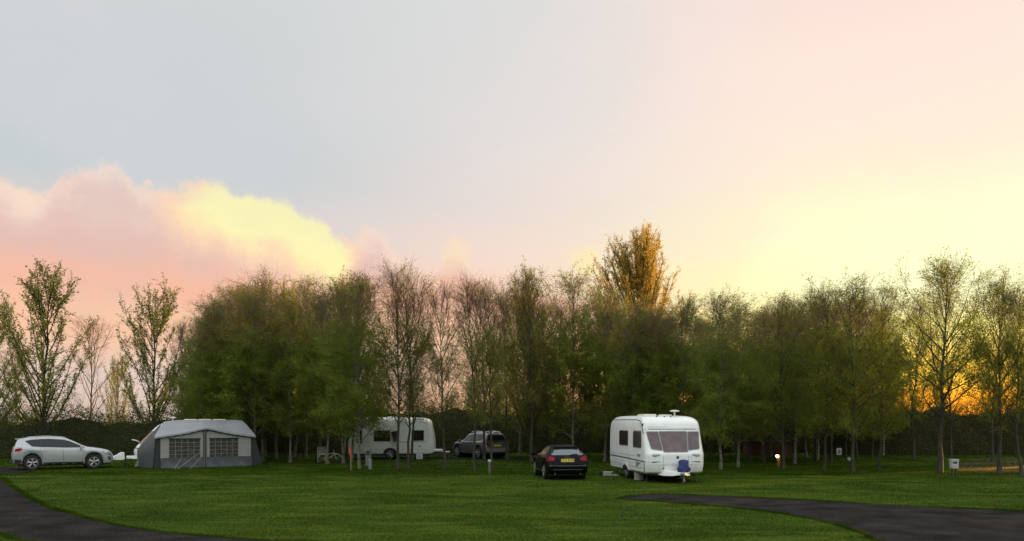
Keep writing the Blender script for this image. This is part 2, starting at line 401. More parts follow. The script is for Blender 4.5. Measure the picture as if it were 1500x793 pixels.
add_decal(silver, bv, 'rear_bumper', [rpoly([(-.8,.36),(.8,.36),(.78,.56),(-.78,.56)], .05)], '-x', 'black_plastic')
add_decal(silver, bv, 'number_plate', [rect(-.26,.26,.72,.83,.01)], '-x', 'plate_y', .01)
add_decal(silver, bv, 'windscreen', [rpoly([(.98,-.62),(.98,.62),(.22,.52),(.22,-.52)], .06)], '+z', 'glass')
add_decal(silver, bv, 'grille', [rpoly([(-.5,.42),(.5,.42),(.55,.58),(-.55,.58)], .04)], '+x', 'black_plastic')
for s in (1,-1):
    mirror_part(silver, .72, s*.88, 1.02, 'silver')
    MB().tube([(.1,s*.54,1.56),(0,s*.54,1.60),(-.7,s*.535,1.65),(-1.5,s*.52,1.61),(-1.62,s*.52,1.56)], .011, 6).build('roof_rail', M['silver'], silver, smooth=True)
MB().box((-1.99,0,1.515),(.20,1.02,.04),.016).build('roof_spoiler', M['silver'], silver, smooth=True)
MB().tube([(-2.2,0,.36),(-2.36,0,.34),(-2.38,0,.44)], .025, 6).build('tow_bar', M['black_plastic'], silver)

# --- black hatchback, seen from behind
ah = R(90+6.6)
d = Vector((math.cos(ah), math.sin(ah))); right = Vector((d.y, -d.x))
c = Vector((1.38, 33.1))+right*.885+d*2.1
black = empty('parked_car', (c.x, c.y, 0), ah, 'black hatchback parked on the grass left of the nearest caravan, tail to the viewer', 'car')
tab = [(2.10,.38,.52,.55,.50,.42),(2.06,.28,.62,.66,.66,.52),(1.92,.22,.72,.78,.80,.58),(1.55,.2,.84,.90,.87,.64),(1.0,.2,.92,.99,.88,.66),(.75,.2,.93,1.06,.88,.62),
       (.25,.2,.94,1.27,.88,.56),(-.1,.2,.95,1.37,.88,.54),(-.6,.2,.965,1.41,.88,.53),(-1.2,.2,.99,1.385,.88,.52),(-1.58,.22,1.01,1.33,.87,.50),(-1.66,.22,1.01,1.295,.87,.51),
       (-1.86,.24,1.0,1.13,.86,.58),(-1.97,.26,.965,1.01,.85,.66),(-2.04,.26,.90,.935,.84,.70),(-2.10,.30,.68,.74,.82,.70),(-2.13,.34,.60,.64,.78,.66)]
b, bv = make_car(black, tab, (1.28,-1.30), .32, .37, 1.77, 'black_paint', .2)
pieces_side(black, bv, [[(.80,.965),(.10,1.22),(-.12,1.26),(-.14,.97)], [(-.22,.97),(-.20,1.265),(-.75,1.29),(-1.12,1.27),(-1.32,1.02)], ], [[(.74,.92),(.70,.5),(.62,.3)], [(-.18,.94),(-.22,.3)]], [(-.02,.83),(-.9,.86)], hm='black_paint')
add_decal(black, bv, 'rear_window', [rpoly([(-.66,1.015),(.66,1.015),(.54,1.285),(-.54,1.285)], .07)], '-x', 'glass_rear')
for s in (1,-1):
    add_decal(black, bv, 'tail_light', [rpoly([(s*.54,.80),(s*.80,.78),(s*.82,.94),(s*.66,.965),(s*.52,.90)], .03)], '-x', 'lamp_red')
    add_decal(black, bv, 'tail_light', [rpoly([(-2.03,.79),(-1.80,.84),(-1.88,.94),(-2.0,.95)], .02)], '+y' if s > 0 else '-y', 'lamp_red')
    mirror_part(black, .62, s*.86, .93, 'black_paint')
    add_decal(black, bv, 'rub_strip', [strip([(.85,.34),(-.88,.34)], .05)], '+y' if s > 0 else '-y', 'chrome' if s > 0 else 'black_plastic', .01)
    MB().tube([(-2.02,s*.52,.26),(-2.14,s*.52,.26)], .035, 10).build('exhaust_tip', M['chrome'], black)
pl = add_decal(black, bv, 'number_plate', [rect(-.27,.27,.745,.865,.01)], '-x', 'plate_y', .012)
hit = bv.ray_cast(Vector((-9,0,.805)), Vector((1,0,0)))[0]; hit2 = bv.ray_cast(Vector((-9,0,.74)), Vector((1,0,0)))[0]; hit3 = bv.ray_cast(Vector((-9,0,.86)), Vector((1,0,0)))[0]
tm = text_mesh('YS10 EWK', .125, 'plate_text')
tilt = math.atan2(hit3.x-hit2.x, .12)
t = link('plate_text', tm, M['ink'], pl); t.matrix_local = Matrix.Translation((hit.x-.018, 0, .805)) @ Matrix.Rotation(tilt,4,'Y') @ Matrix(((0,0,-1,0),(-1,0,0,0),(0,1,0,0),(0,0,0,1)))
mb = MB()
hb = bv.ray_cast(Vector((-9,0,.925)), Vector((1,0,0)))[0]
for k in range(4): mb.lathe([(.028,-.006),(.036,-.006),(.036,.006),(.028,.006)], 'x', (hb.x-.012, (k-1.5)*.052, .925), 16)
mb.build('ring_badge', M['chrome'], black)
add_decal(black, bv, 'bumper_trim', [strip([(-.74,.60),(-.4,.585),(.4,.585),(.74,.60)], .035)], '-x', 'grey_paint', .012)
add_decal(black, bv, 'bumper_trim', [strip([(-.6,.43),(.6,.43)], .02)], '-x', 'grey_paint', .008)
w = MB().tube([(-2.0,-.02,1.0),(-1.96,-.30,1.055),(-1.965,-.44,1.05)], .013, 6).build('rear_wiper', M['black_plastic'], black)
MB().box((-1.64,0,1.325),(.20,1.02,.03),.012).build('roof_spoiler', M['black_paint'], black, smooth=True)
add_decal(black, bv, 'windscreen', [rpoly([(.88,-.58),(.88,.58),(.18,.48),(.18,-.48)], .06)], '+z', 'glass')
MB().tube([(-1.3,0,1.385),(-1.42,0,1.50)], .008, 5).build('aerial', M['black_plastic'], black)

# --- dark grey off-roader among the trees
gh = R(90+33)
d = Vector((math.cos(gh), math.sin(gh))); right = Vector((d.y, -d.x))
c = Vector((-1.72, 51.4))+right*.93+d*2.2
grey = empty('parked_car', (c.x, c.y, 0), gh, 'dark grey off-road car parked between the thin trunks, right of the half-hidden caravan', 'car')
tab = [(2.25,.42,.66,.70,.60,.5),(2.2,.34,.78,.84,.74,.6),(2.0,.30,.92,.98,.88,.68),(1.6,.30,1.0,1.06,.92,.72),(1.15,.30,1.04,1.12,.93,.72),(.9,.30,1.05,1.2,.93,.68),
       (.45,.30,1.06,1.5,.93,.63),(.15,.30,1.07,1.62,.93,.61),(-.5,.30,1.08,1.69,.93,.60),(-1.3,.30,1.10,1.68,.93,.60),(-1.85,.32,1.12,1.62,.92,.59),(-1.95,.34,1.12,1.57,.91,.60),
       (-2.08,.34,1.10,1.30,.90,.70),(-2.15,.34,1.03,1.08,.89,.76),(-2.22,.36,.86,.9,.87,.76),(-2.27,.42,.68,.72,.82,.7)]
b, bv = make_car(grey, tab, (1.36,-1.34), .37, .43, 1.86, 'grey_paint', .3)
pieces_side(grey, bv, [[(.92,1.09),(.30,1.47),(.10,1.51),(.06,1.10)], [(-.02,1.10),(.02,1.52),(-.55,1.57),(-.86,1.56),(-.88,1.12)], [(-.96,1.13),(-.94,1.56),(-1.62,1.52),(-1.72,1.18)]], [[(.86,1.05),(.82,.6),(.74,.38)], [(.02,1.08),(.0,.38)], [(-.92,1.1),(-.88,.7)]], [(.15,.96),(-.72,.97)], hm='grey_paint')
add_decal(grey, bv, 'rear_window', [rpoly([(-.66,1.17),(.66,1.17),(.56,1.52),(-.56,1.52)], .07)], '-x', 'glass')
for s in (1,-1):
    add_decal(grey, bv, 'tail_light', [rpoly([(s*.62,.84),(s*.86,.86),(s*.86,1.08),(s*.66,1.06)], .03)], '-x', 'lamp_red')
    add_decal(grey, bv, 'tail_light', [rpoly([(-2.17,.90),(-1.86,.97),(-1.9,1.06),(-2.1,1.07)], .02)], '+y' if s > 0 else '-y', 'lamp_red')
    mirror_part(grey, .82, s*.90, 1.05, 'grey_paint')
    MB().tube([(.05,s*.56,1.60),(0,s*.56,1.70),(-.8,s*.56,1.745),(-1.6,s*.555,1.70),(-1.68,s*.555,1.63)], .022, 6).build('roof_rail', M['chrome'], grey, smooth=True)
    MB().box((-1.5,s*.3,1.70),(.3,.18,.05),.02).build('roof_bar', M['chrome'], grey)
    add_decal(grey, bv, 'side_step', [strip([(.9,.34),(-.88,.34)], .07)], '+y' if s > 0 else '-y', 'grey_trim', .03)
add_decal(grey, bv, 'number_plate', [rect(-.27,.27,.80,.91,.01)], '-x', 'plate_y', .012)
add_decal(grey, bv, 'tailgate_trim', [strip([(-.6,1.11),(.6,1.11)], .06)], '-x', 'chrome', .01)
add_decal(grey, bv, 'rear_bumper', [rpoly([(-.84,.46),(.84,.46),(.82,.70),(-.82,.70)], .05)], '-x', 'grey_trim', .01)
add_decal(grey, bv, 'windscreen', [rpoly([(1.02,-.62),(1.02,.62),(.40,.54),(.40,-.54)], .06)], '+z', 'glass')

# ------------------------------------------------------------------ caravans
def plan_ring(z, xb, xf, hw, r, n=6, rb=None):
    out = []; rb = rb if rb is not None else r
    for cx, cy, a0, q in ((xf-r, hw-r, 0, r), (xb+rb, hw-rb, 90, rb), (xb+rb, -hw+rb, 180, rb), (xf-r, -hw+r, 270, r)):
        for k in range(n+1):
            a = R(a0+90*k/n); out.append((cx+q*math.cos(a), cy+q*math.sin(a), z))
    return out
def caravan_body(levels, n=46, back=0):
    z0, z1 = levels[0][0], levels[-1][0]
    zs = sorted(set(list(np.linspace(z0, z1, n))+[l[0] for l in levels])); rows = interp_rows(levels, zs)
    return MB().rings([plan_ring(z, *r) for z, r in zip(zs, rows)])
def skylight(root, x, y, z, sx, sy):
    m = MB().box((x, y, z+.03), (sx, sy, .07), .03); return m.build('skylight', M['cv_cream'], root, smooth=True)
def mushroom_aerial(root, x, y, z, h=.22):
    MB().tube([(x,y,z-.06),(x,y,z+h)], .03, 8).lathe([(.02,z+h-.03),(.17,z+h),(.19,z+h+.03),(.10,z+h+.06),(.001,z+h+.07)], 'z', (x,y,0), 20).build('aerial', M['cv_cream'], root, smooth=True)

# --- A: the nearest caravan, nose to the viewer
ch = R(-90+8.7)
fc = Vector((6.26, 31.97)); fd = Vector((math.cos(ch), math.sin(ch)))
c = fc-fd*2.62
cva = empty('caravan', (c.x, c.y, 0), ch, 'white touring caravan with three-pane front window and green stripe, nose to the viewer', 'caravan')
cva.scale = (1.02, 1.06, 1.0); cva.location.x += .10; cva.location.y -= .1
lv = [(.34,-2.52,2.42,1.07,.25),(.42,-2.62,2.56,1.12,.28),(.8,-2.65,2.65,1.14,.28),(1.1,-2.66,2.64,1.14,.28),(1.22,-2.66,2.58,1.135,.26),(1.95,-2.63,2.27,1.125,.22),(2.08,-2.6,2.24,1.12,.22),
      (2.30,-2.54,2.17,1.10,.22),(2.45,-2.42,2.04,1.06,.26),(2.55,-2.25,1.82,.98,.32),(2.60,-2.0,1.5,.86,.36),(2.62,-1.7,1.1,.70,.38)]
mb = caravan_body(lv); mb.build('body', M['cv_white'], cva, smooth=True, ang=40); bv = mb.bvh()
for nm, p in (('front_window', [(-1.00,1.97),(-.58,1.97),(-.50,1.27),(-.90,1.33)]), ('front_window', [(-.53,1.98),(.53,1.98),(.46,1.21),(-.45,1.21)]), ('front_window', [(.58,1.97),(1.00,1.97),(.92,1.33),(.50,1.27)])):
    fr = MB(); cxx = sum(q[0] for q in p)/4; czz = sum(q[1] for q in p)/4
    decal(fr, bv, rpoly([(cxx+(q[0]-cxx)*1.0+math.copysign(.028, q[0]-cxx), q[1]+math.copysign(.028, q[1]-czz)) for q in p], .07), '+x', .012)
    fo = fr.build('window_frame', M['grey_trim'], cva, smooth=True, ang=35)
    g = MB(); decal(g, bv, rpoly(p, .06), '+x', .02); go = g.build('pane', M['acrylic'], fo, smooth=True, ang=35)
for s in ('-y', '+y'):
    for w in ([(1.00,1.36),(2.02,1.36),(1.98,1.99),(1.00,1.99)], [(-.95,1.40),(.25,1.40),(.25,1.99),(-.95,1.99)]):
        if s == '+y' and w[0][0] > 0: w = [(q[0]-.1, q[1]) for q in w]
        cxx = sum(q[0] for q in w)/4; czz = sum(q[1] for q in w)/4
        fo = add_decal(cva, bv, 'window_frame', [rpoly([(q[0]+math.copysign(.03, q[0]-cxx), q[1]+math.copysign(.03, q[1]-czz)) for q in w], .08)], s, 'grey_trim', .01)
        g = MB(); decal(g, bv, rpoly(w, .07), s, .024); g.build('pane', M['acrylic_b'], fo, smooth=True)
    add_decal(cva, bv, 'side_stripe', [strip([(-2.6,.90),(0,.87),(2.3,.82),(2.50,.81)], [.05,.045,.04,.035])], s, 'green_trim', .004)
    add_decal(cva, bv, 'side_stripe', [strip([(-2.6,1.02),(1.2,1.0)], .012), strip([(-2.6,.60),(2.3,.56)], .012)], s, 'grey_trim', .004)
    add_decal(cva, bv, 'awning_rail', [strip([(-2.5,2.42),(-2.0,2.46),(1.2,2.46),(1.75,2.40),(2.02,2.22),(2.12,2.02),(2.18,1.9)], .022), strip([(2.40,.78),(2.38,.5),(2.30,.40)], .03)], s, 'black_plastic', .012)
    add_decal(cva, bv, 'side_badge', [[(1.72+.24*math.cos(a), 1.04+.06*math.sin(a)) for a in np.linspace(0, 2*math.pi, 16)[:-1]]], s, 'grey_trim', .005)
    add_decal(cva, bv, 'marker_light', [rect(2.0,2.08,2.18,2.30,.02)], s, 'black_plastic', .01)
    add_decal(cva, bv, 'service_hatch', [strip([(1.35,.78),(2.0,.76),(2.0,.52),(1.35,.52),(1.35,.78)], .010)], s, 'grey_trim', .004)
    add_decal(cva, bv, 'skirt', [strip([(-2.45,.38),(-.62,.38)], .07), strip([(.62,.38),(2.2,.38)], .07)], s, 'grey_trim', .015)
    add_decal(cva, bv, 'wheel_spat', [[(-.1+.44*math.cos(a), .36+.34*math.sin(a)) for a in np.linspace(0, math.pi, 14)]], s, 'cv_white2', .03)
    add_decal(cva, bv, 'wheel_arch', [[(-.1+.36*math.cos(a), .35+.24*math.sin(a)) for a in np.linspace(0, math.pi, 14)]], s, 'black_plastic', .036)
    wheel(cva, -.1, 1.10*(1 if s[0] == '+' else -1), .31, .18, 6)
for s in (-1, 1):
    add_decal(cva, bv, 'corner_light', [rpoly([(s*.62,1.14),(s*.90,1.14),(s*.92,1.04),(s*.80,1.00),(s*.60,1.08)], .03)], '+x', 'lamp_clear', .01)
    add_decal(cva, bv, 'front_stripe', [strip([(s*1.02,.81),(s*.80,.81),(s*.58,.83)], [.045,.04,.006])], '+x', 'green_trim', .005)
    add_decal(cva, bv, 'locker_seam', [strip([(s*.48,1.06),(s*.48,.42)], .010)], '+x', 'grey_trim', .004)
    add_decal(cva, bv, 'locker_catch', [rect(s*.48-.03, s*.48+.03, .545, .59, .01)], '+x', 'black_plastic', .012)
    MB().tube([(1.95,s*.82,.40),(2.02,s*.90,.20),(2.08,s*.98,.03)], .022, 6).box((2.08,s*.98,.015),(.14,.14,.03),.005).tube([(1.6,s*.8,.38),(2.02,s*.90,.20)], .014, 6).build('corner_steady', M['black_plastic'], cva)
    MB().tube([(-2.05,s*.82,.40),(-2.1,s*.9,.2),(-2.15,s*.96,.03)], .022, 6).build('corner_steady', M['black_plastic'], cva)
add_decal(cva, bv, 'locker_seam', [strip([(-.95,.70),(.95,.70)], .010)], '+x', 'grey_trim', .004)
add_decal(cva, bv, 'front_badge', [[(.06+.05*math.cos(a), .99+.06*math.sin(a)) for a in np.linspace(0, 2*math.pi, 14)[:-1]]], '+x', 'green_trim', .008)
add_decal(cva, bv, 'brow_seam', [strip([(-1.04,2.085),(1.04,2.085)], .022)], '+x', 'green_trim', .01)
add_decal(cva, bv, 'front_lettering', [strip([(-.94+.1*k,2.165),(-.87+.1*k,2.165)], .02) for k in range(7)], '+x', 'grey_trim', .005, join=True)
MB().box((0,0,.31),(4.6,1.7,.10)).build('chassis', M['black_plastic'], cva)
a = MB().rings([[(x, -w, z0), (x, w, z0), (x, w*.9, z1), (x, -w*.9, z1)] for x, w, z0, z1 in ((2.4,.62,.30,.50),(2.75,.50,.29,.46),(3.05,.30,.30,.44),(3.2,.16,.33,.42))])
a.build('hitch_fairing', M['cv_white2'], cva, smooth=True, ang=30)
MB().tube([(2.5,0,.36),(3.45,0,.38)], .04, 8).tube([(3.05,.14,.62),(3.05,.14,.12)], .03, 8).lathe([(.09,-.03),(.10,0),(.09,.03)], 'y', (3.05,.14,.10), 16).build('jockey_wheel', M['steel'], cva)
rng = random.Random(4)
rr = []
for z, w, l in ((.40,.10,.10),(.46,.22,.26),(.56,.25,.28),(.66,.19,.22),(.74,.16,.20),(.82,.19,.16),(.88,.17,.13),(.915,.06,.05)):
    ring = []
    for k in range(18):
        a_ = 2*math.pi*k/18; q = 1+rng.uniform(-.12,.12)+.10*math.sin(3*a_+z*9)
        ring.append((3.10+l*math.cos(a_)*q, .26+w*math.sin(a_)*q+.06*(z-.4), z+rng.uniform(-.015,.015)))
    rr.append(ring)
bc = MB().rings(rr).build('hitch_cover', M['blue_cloth'], None, (c.x,c.y,0), ch, smooth=True, ang=70)
tag(bc, 'crumpled dark blue cloth cover draped over the hitch of the nearest caravan', 'hitch cover')
skylight(cva, .3, -.35, 2.62, .7, .5); skylight(cva, 1.1, .1, 2.60, .45, .4); skylight(cva, -1.2, 0, 2.62, .5, .5)
mushroom_aerial(cva, 1.55, .32, 2.56)
for y in (-.45,-.15,.1): MB().box((1.75,y,2.575),(.06,.05,.05),.01).build('roof_vent', M['black_plastic'], cva)

# things on the grass beside it
g = gp(936, 703); 
m = MB(); prof = [(.001,0),(.19,0)]
for k in range(5): z = .03+k*.07; prof += [(.195,z),(.20,z+.02),(.20,z+.045),(.18,z+.055),(.18,z+.065)]
prof += [(.19,.39),(.17,.42),(.001,.42)]
o = m.lathe(prof, 'z', (0,0,0), 24).build('water_barrel', M['pale_plastic'], None, (*g,0), smooth=True, ang=25)
tag(o, 'pale ribbed plastic water barrel standing in front of the nearest caravan', 'barrel')
MB().tube([(.16,0,.40),(.19,0,.47),(.24,0,.50),(.30,.05,.46)], .022, 8).build('spout', M['black_plastic'], o, smooth=True)
g = gp(889, 697)
st = empty('caravan_step', (*g,0), R(-18), 'low pale plastic step lying on the grass between the black hatchback and the caravan', 'step')
MB().box((.05,0,.16),(.42,.30,.04),.012).box((.05,-.13,.08),(.40,.03,.16),.01).box((.05,.13,.08),(.40,.03,.16),.01).build('tread', M['pale_plastic'], st)
MB().rings([[(x+.36,-w,0),(x+.36,w,0),(x+.36,w,h),(x+.36,-w,h)] for x,w,h in ((-.08,.14,.08),(0,.15,.07),(.1,.12,.05),(.2,.05,.03))]).build('ramp_end', M['pale_plastic'], st)
MB().box((-.24,0,.10),(.12,.28,.2),.02).build('dark_case', M['black_plastic'], st)

# --- B: the caravan behind the awning, nose to the left
ah2 = R(35); U = Vector((math.cos(ah2), math.sin(ah2))); Nn = Vector((-U.y, U.x))
FL = Vector((-18.0, 41.1)); dep = 2.5
oB = FL+Nn*(dep+1.12)+U*.38                            # centre line of the caravan; local x' along U
# local frame of the caravan: +x is its nose = -U
cvb = empty('caravan', (oB.x, oB.y, 0), ah2+math.pi, 'white caravan standing behind the grey awning, its hitch pointing left', 'caravan')
def bx_(u): return -u
lv = [(.32,-4.93,.25,1.05,.25),(.42,-5.03,.42,1.09,.3),(.75,-5.06,.48,1.10,.3),(.95,-5.06,.40,1.10,.3),(1.1,-5.06,.26,1.10,.25),(1.9,-5.04,-.50,1.08,.2),(2.2,-5.00,-.84,1.06,.2),
      (2.33,-4.92,-1.2,1.02,.25),(2.41,-4.78,-1.7,.92,.3),(2.44,-4.48,-2.2,.75,.3)]
mb = caravan_body(lv); mb.build('body', M['cv_white2'], cvb, smooth=True, ang=40); bvb = mb.bvh()
add_decal(cvb, bvb, 'front_window', [rpoly([(-.9,1.15),(.9,1.15),(.85,1.85),(-.85,1.85)], .08)], '+x', 'acrylic_b', .01)
add_decal(cvb, bvb, 'side_window', [rpoly([(-.55,1.15),(.0,1.15),(-.62,1.75),(-1.0,1.75)], .06)], '+y', 'acrylic_b', .01)
add_decal(cvb, bvb, 'front_stripe', [strip([(-1.0,.93),(1.0,.93)], .05)], '+x', 'black_plastic', .006)
add_decal(cvb, bvb, 'side_stripe', [strip([(-3,.93),(.1,.93)], .05)], '+y', 'black_plastic', .006)
add_decal(cvb, bvb, 'awning_rail', [strip([(.12,.95),(-.58,1.85),(-.92,2.18),(-1.3,2.31)], .03)], '+y', 'grey_trim', .02)
for x in (-2.2,-2.95,-3.75): skylight(cvb, x, .35, 2.44, .60, .5)
mushroom_aerial(cvb, -1.35, 0, 2.40, .17)
MB().box((-2.5,0,.28),(5.2,1.6,.1)).build('chassis', M['black_plastic'], cvb)
for s in (1,-1): wheel(cvb, -2.9, s*1.06, .31, .18, 5)
MB().tube([(.3,0,.42),(1.6,0,.42)], .05, 8).tube([(.3,.55,.40),(1.0,.1,.42)], .035, 8).tube([(.3,-.55,.40),(1.0,-.1,.42)], .035, 8).box((.75,0,.46),(.55,.5,.16),.04).build('a_frame', M['cv_white2'], cvb, smooth=True)
MB().tube([(1.05,.12,.62),(1.05,.12,.12)], .03, 8).lathe([(.09,-.03),(.10,0),(.09,.03)], 'y', (1.05,.12,.10), 16).build('jockey_wheel', M['black_plastic'], cvb)
hc = MB().rings([[(x, -w, z0),(x,-w*.8,z1),(x,0,z1+.02),(x, w*.8,z1),(x, w,z0)] for x,w,z0,z1 in ((1.10,.10,.40,.52),(1.12,.20,.36,.72),(1.28,.21,.34,.72),(1.46,.17,.34,.60),(1.70,.12,.36,.50),(1.95,.03,.40,.42))]).build('hitch_cover', M['cv_white2'], None, (oB.x,oB.y,0), ah2+math.pi, smooth=True, ang=60)
tag(hc, 'white pointed cover over the hitch between the silver car and the awning', 'hitch cover')
MB().tube([(.20,.95,1.05),(.42,1.05,1.16),(.60,1.1,1.32),(.72,1.1,1.38),(.92,1.1,1.42)], [.022,.022,.025,.035,.03], 8).build('mirror_arm', M['cv_cream'], cvb, smooth=True)

# --- the awning
aw = empty('caravan_awning', (FL.x, FL.y, 0), ah2, 'grey caravan awning with pale lattice windows and a peaked silver roof', 'awning')
nu, nv = 40, 16
def eave(u):
    t = u/5.1; pk = math.exp(-((t-.5)/.13)**2)*.06
    return 1.60+.40*(1-abs(2*t-1)**1.15)+pk-.03*math.sin(math.pi*min(1,2*abs(t-.5)))*1.0
def roofpt(i, j):
    v = j/nv; t = i/nu
    ul, ur = .02+(1.03-.02)*v, 5.12+(5.22-5.12)*v
    u = ul+(ur-ul)*t
    zf = eave(5.1*t); zb = 2.46-.10*max(0, 1-t*5)**1.4-.03*max(0, t*7-6)**2
    z = zf+(zb-zf)*(1-(1-v)**1.08)-.05*math.sin(math.pi*v)*math.sin(math.pi*t*2)**2+.012*math.sin(t*31+v*5)*math.sin(v*9)
    return (u, -.10+(dep+.16)*v, z)
vs = [roofpt(i, j) for i in range(nu+1) for j in range(nv+1)]
fs = [(i*(nv+1)+j, (i+1)*(nv+1)+j, (i+1)*(nv+1)+j+1, i*(nv+1)+j+1) for i in range(nu) for j in range(nv)]
n0 = len(vs); vs2 = [(x, y, z-.012) for x, y, z in vs]
lip = [(u, y-.01, z-.085-.012*math.sin(k*2.1)) for k, (u, y, z) in enumerate(roofpt(i, 0) for i in range(nu+1))]
allv = vs+vs2+lip
fs2 = [tuple(n0+q for q in f[::-1]) for f in fs]; nl = 2*n0
lf = [(i*(nv+1), (i+1)*(nv+1), nl+i+1, nl+i) for i in range(nu)]
# roof side flaps hanging at each end
MB().add(allv, fs+fs2+lf).build('roof', M['aw_roof'], aw, smooth=True, ang=60)
flap = MB()
for i, sgn in ((0,-1),(nu,1)):
    p = [roofpt(i, j) for j in range(nv+1)]; q = [(x+sgn*.03, y, z-.16+.02*math.sin(j*1.7)) for j, (x, y, z) in enumerate(p)]
    flap.add(p+q, [(j, j+1, nv+2+j, nv+1+j) for j in range(nv)])
flap.build('roof_flap', M['aw_roof'], aw, smooth=True)
def sheet(pts_uz, y=0, th=.012): return MB().add([(u, y, z) for u, z in pts_uz]+[(u, y+th, z) for u, z in pts_uz], [tuple(range(len(pts_uz))), tuple(range(2*len(pts_uz)-1, len(pts_uz)-1, -1))]+[(i, (i+1)%len(pts_uz), len(pts_uz)+(i+1)%len(pts_uz), len(pts_uz)+i) for i in range(len(pts_uz))])
W1, W2 = (.75,2.27), (2.74,4.22)
def ev(u): return eave(u)-.06
# pale frame of each front half, split round its window
for (a0, a1), (w0, w1) in (((.34,2.42), W1), ((2.60,4.90), W2)):
    fr = MB()
    top = [(u, ev(u)-(.16 if (abs(u-2.42) < .1 or abs(u-2.6) < .1) else 0)) for u in np.linspace(a0, a1, 9)]
    for piece in ([(a0,.50),(w0,.50),(w0,1.50),(a0,1.50)], [(w1,.50),(a1,.50),(a1,1.50),(w1,1.50)], [(a0,1.50),(a1,1.50)]+top[::-1]):
        q = sheet(piece); fr.add(q.v, q.f)
    fr.build('front_panel', M['aw_white'], aw)
    wd = sheet([(w0,.50),(w1,.50),(w1,1.50),(w0,1.50)], .003).build('window', M['aw_window'], aw)
    lt = MB()
    nc = 5
    for k in range(nc+1):
        u = w0+(w1-w0)*k/nc; lt.box((u,-.006,1.0),(.018,.008,1.0))
    for k in range(6): lt.box(((w0+w1)/2,-.014,.51+.98*k/5),(w1-w0,.008,.016))
    lt.build('lattice', M['aw_line'], wd)
    MB().box(((w0+w1)/2,-.03,1.50),(w1-w0+.08,.05,.035),.01).build('blind_roll', M['aw_dark'], aw)
# skirt with folds
for a0, a1 in ((.34,2.44),(2.58,4.92)):
    sk = MB(); n = 44
    vv = []
    for i in range(n+1):
        for j in range(6):
            u = a0+(a1-a0)*i/n; z = .53-.53*j/5
            vv.append((u, -.02-.10*(j/5)**2-.035*math.sin(u*7-j*.9)*(j/5), z if j < 5 else .004))
    sk.add(vv, [(i*6+j, (i+1)*6+j, (i+1)*6+j+1, i*6+j+1) for i in range(n) for j in range(5)])
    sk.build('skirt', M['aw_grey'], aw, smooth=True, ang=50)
sheet([(2.42,0),(2.60,0),(2.60,1.80),(2.75,1.93),(2.51,2.02),(2.25,1.93),(2.42,1.80)], -.022).build('centre_strip', M['aw_dark'], aw)
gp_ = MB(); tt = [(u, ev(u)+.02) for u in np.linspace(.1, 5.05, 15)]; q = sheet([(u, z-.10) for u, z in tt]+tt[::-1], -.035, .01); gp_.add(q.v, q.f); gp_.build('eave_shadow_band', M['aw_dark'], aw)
for u in (2.47, 2.56): MB().tube([(u,-.05,0),(u,-.05,1.9)], .012, 6).build('zip', M['grey_trim'], aw)
# left wall, follows the raked nose of the caravan
lw = MB(); n = 10; vv = []
for i in range(n+1):
    v = i/n; zt = 1.55+(2.32-1.55)*v; 
    for j in range(9):
        h = j/8; z = zt*h
        ub = .10+(-.30-.10)*v; ut = .10+(.93-.10)*v
        # the wall leans with the nose line above one metre
        u = ub+(ut-ub)*max(0, (z-.95)/(max(zt,1.6)-.95)) if v > 0 else .10
        u += -.12*(1-h)*(1-v)
        vv.append((u+.02*math.sin(v*14)*(1-h), dep*v, z))
lw.add(vv, [(i*9+j, (i+1)*9+j, (i+1)*9+j+1, i*9+j+1) for i in range(n) for j in range(8)])
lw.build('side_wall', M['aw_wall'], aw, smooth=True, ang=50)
sheet([(.02,0),(.36,0),(.36,1.60),(.12,1.56)], .02).build('door_gap', M['aw_dark'], aw)
MB().add([(-.28,dep-.25,.02),(-.48,dep-.25,.0),(-.10,dep-.3,.95),(.36,dep-.32,1.56),(.44,dep-.2,1.56),(.06,dep-.22,.9)],[(0,1,2,5),(5,2,3,4)]).build('draught_strip', M['aw_white'], aw)
# right wall with its flared foot
vv = []
for i in range(n+1):
    v = i/n; zt = 1.58+.62*v
    for j in range(9):
        h = j/8; vv.append((4.92+.18*h+.62*(1-h)**1.3*(1-v)**.8, dep*v, zt*h))
rw = MB().add(vv, [(i*9+j, (i+1)*9+j, (i+1)*9+j+1, i*9+j+1) for i in range(n) for j in range(8)])
rw.add([(4.88,.0,0),(5.54,.0,0),(5.10,.0,1.58),(4.88,.0,1.58)], [(0,1,2,3)])
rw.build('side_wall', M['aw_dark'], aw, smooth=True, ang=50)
gl = MB()
for a_, b_ in (((.95,-.9,.0),(2.35,-.05,.86)), ((1.55,-.9,.0),(2.38,-.05,.60)), ((.85,-.7,0),(1.35,-.05,.50))): gl.tube([a_, b_], .012, 5)
gl.build('guy_line', M['aw_line'], aw)

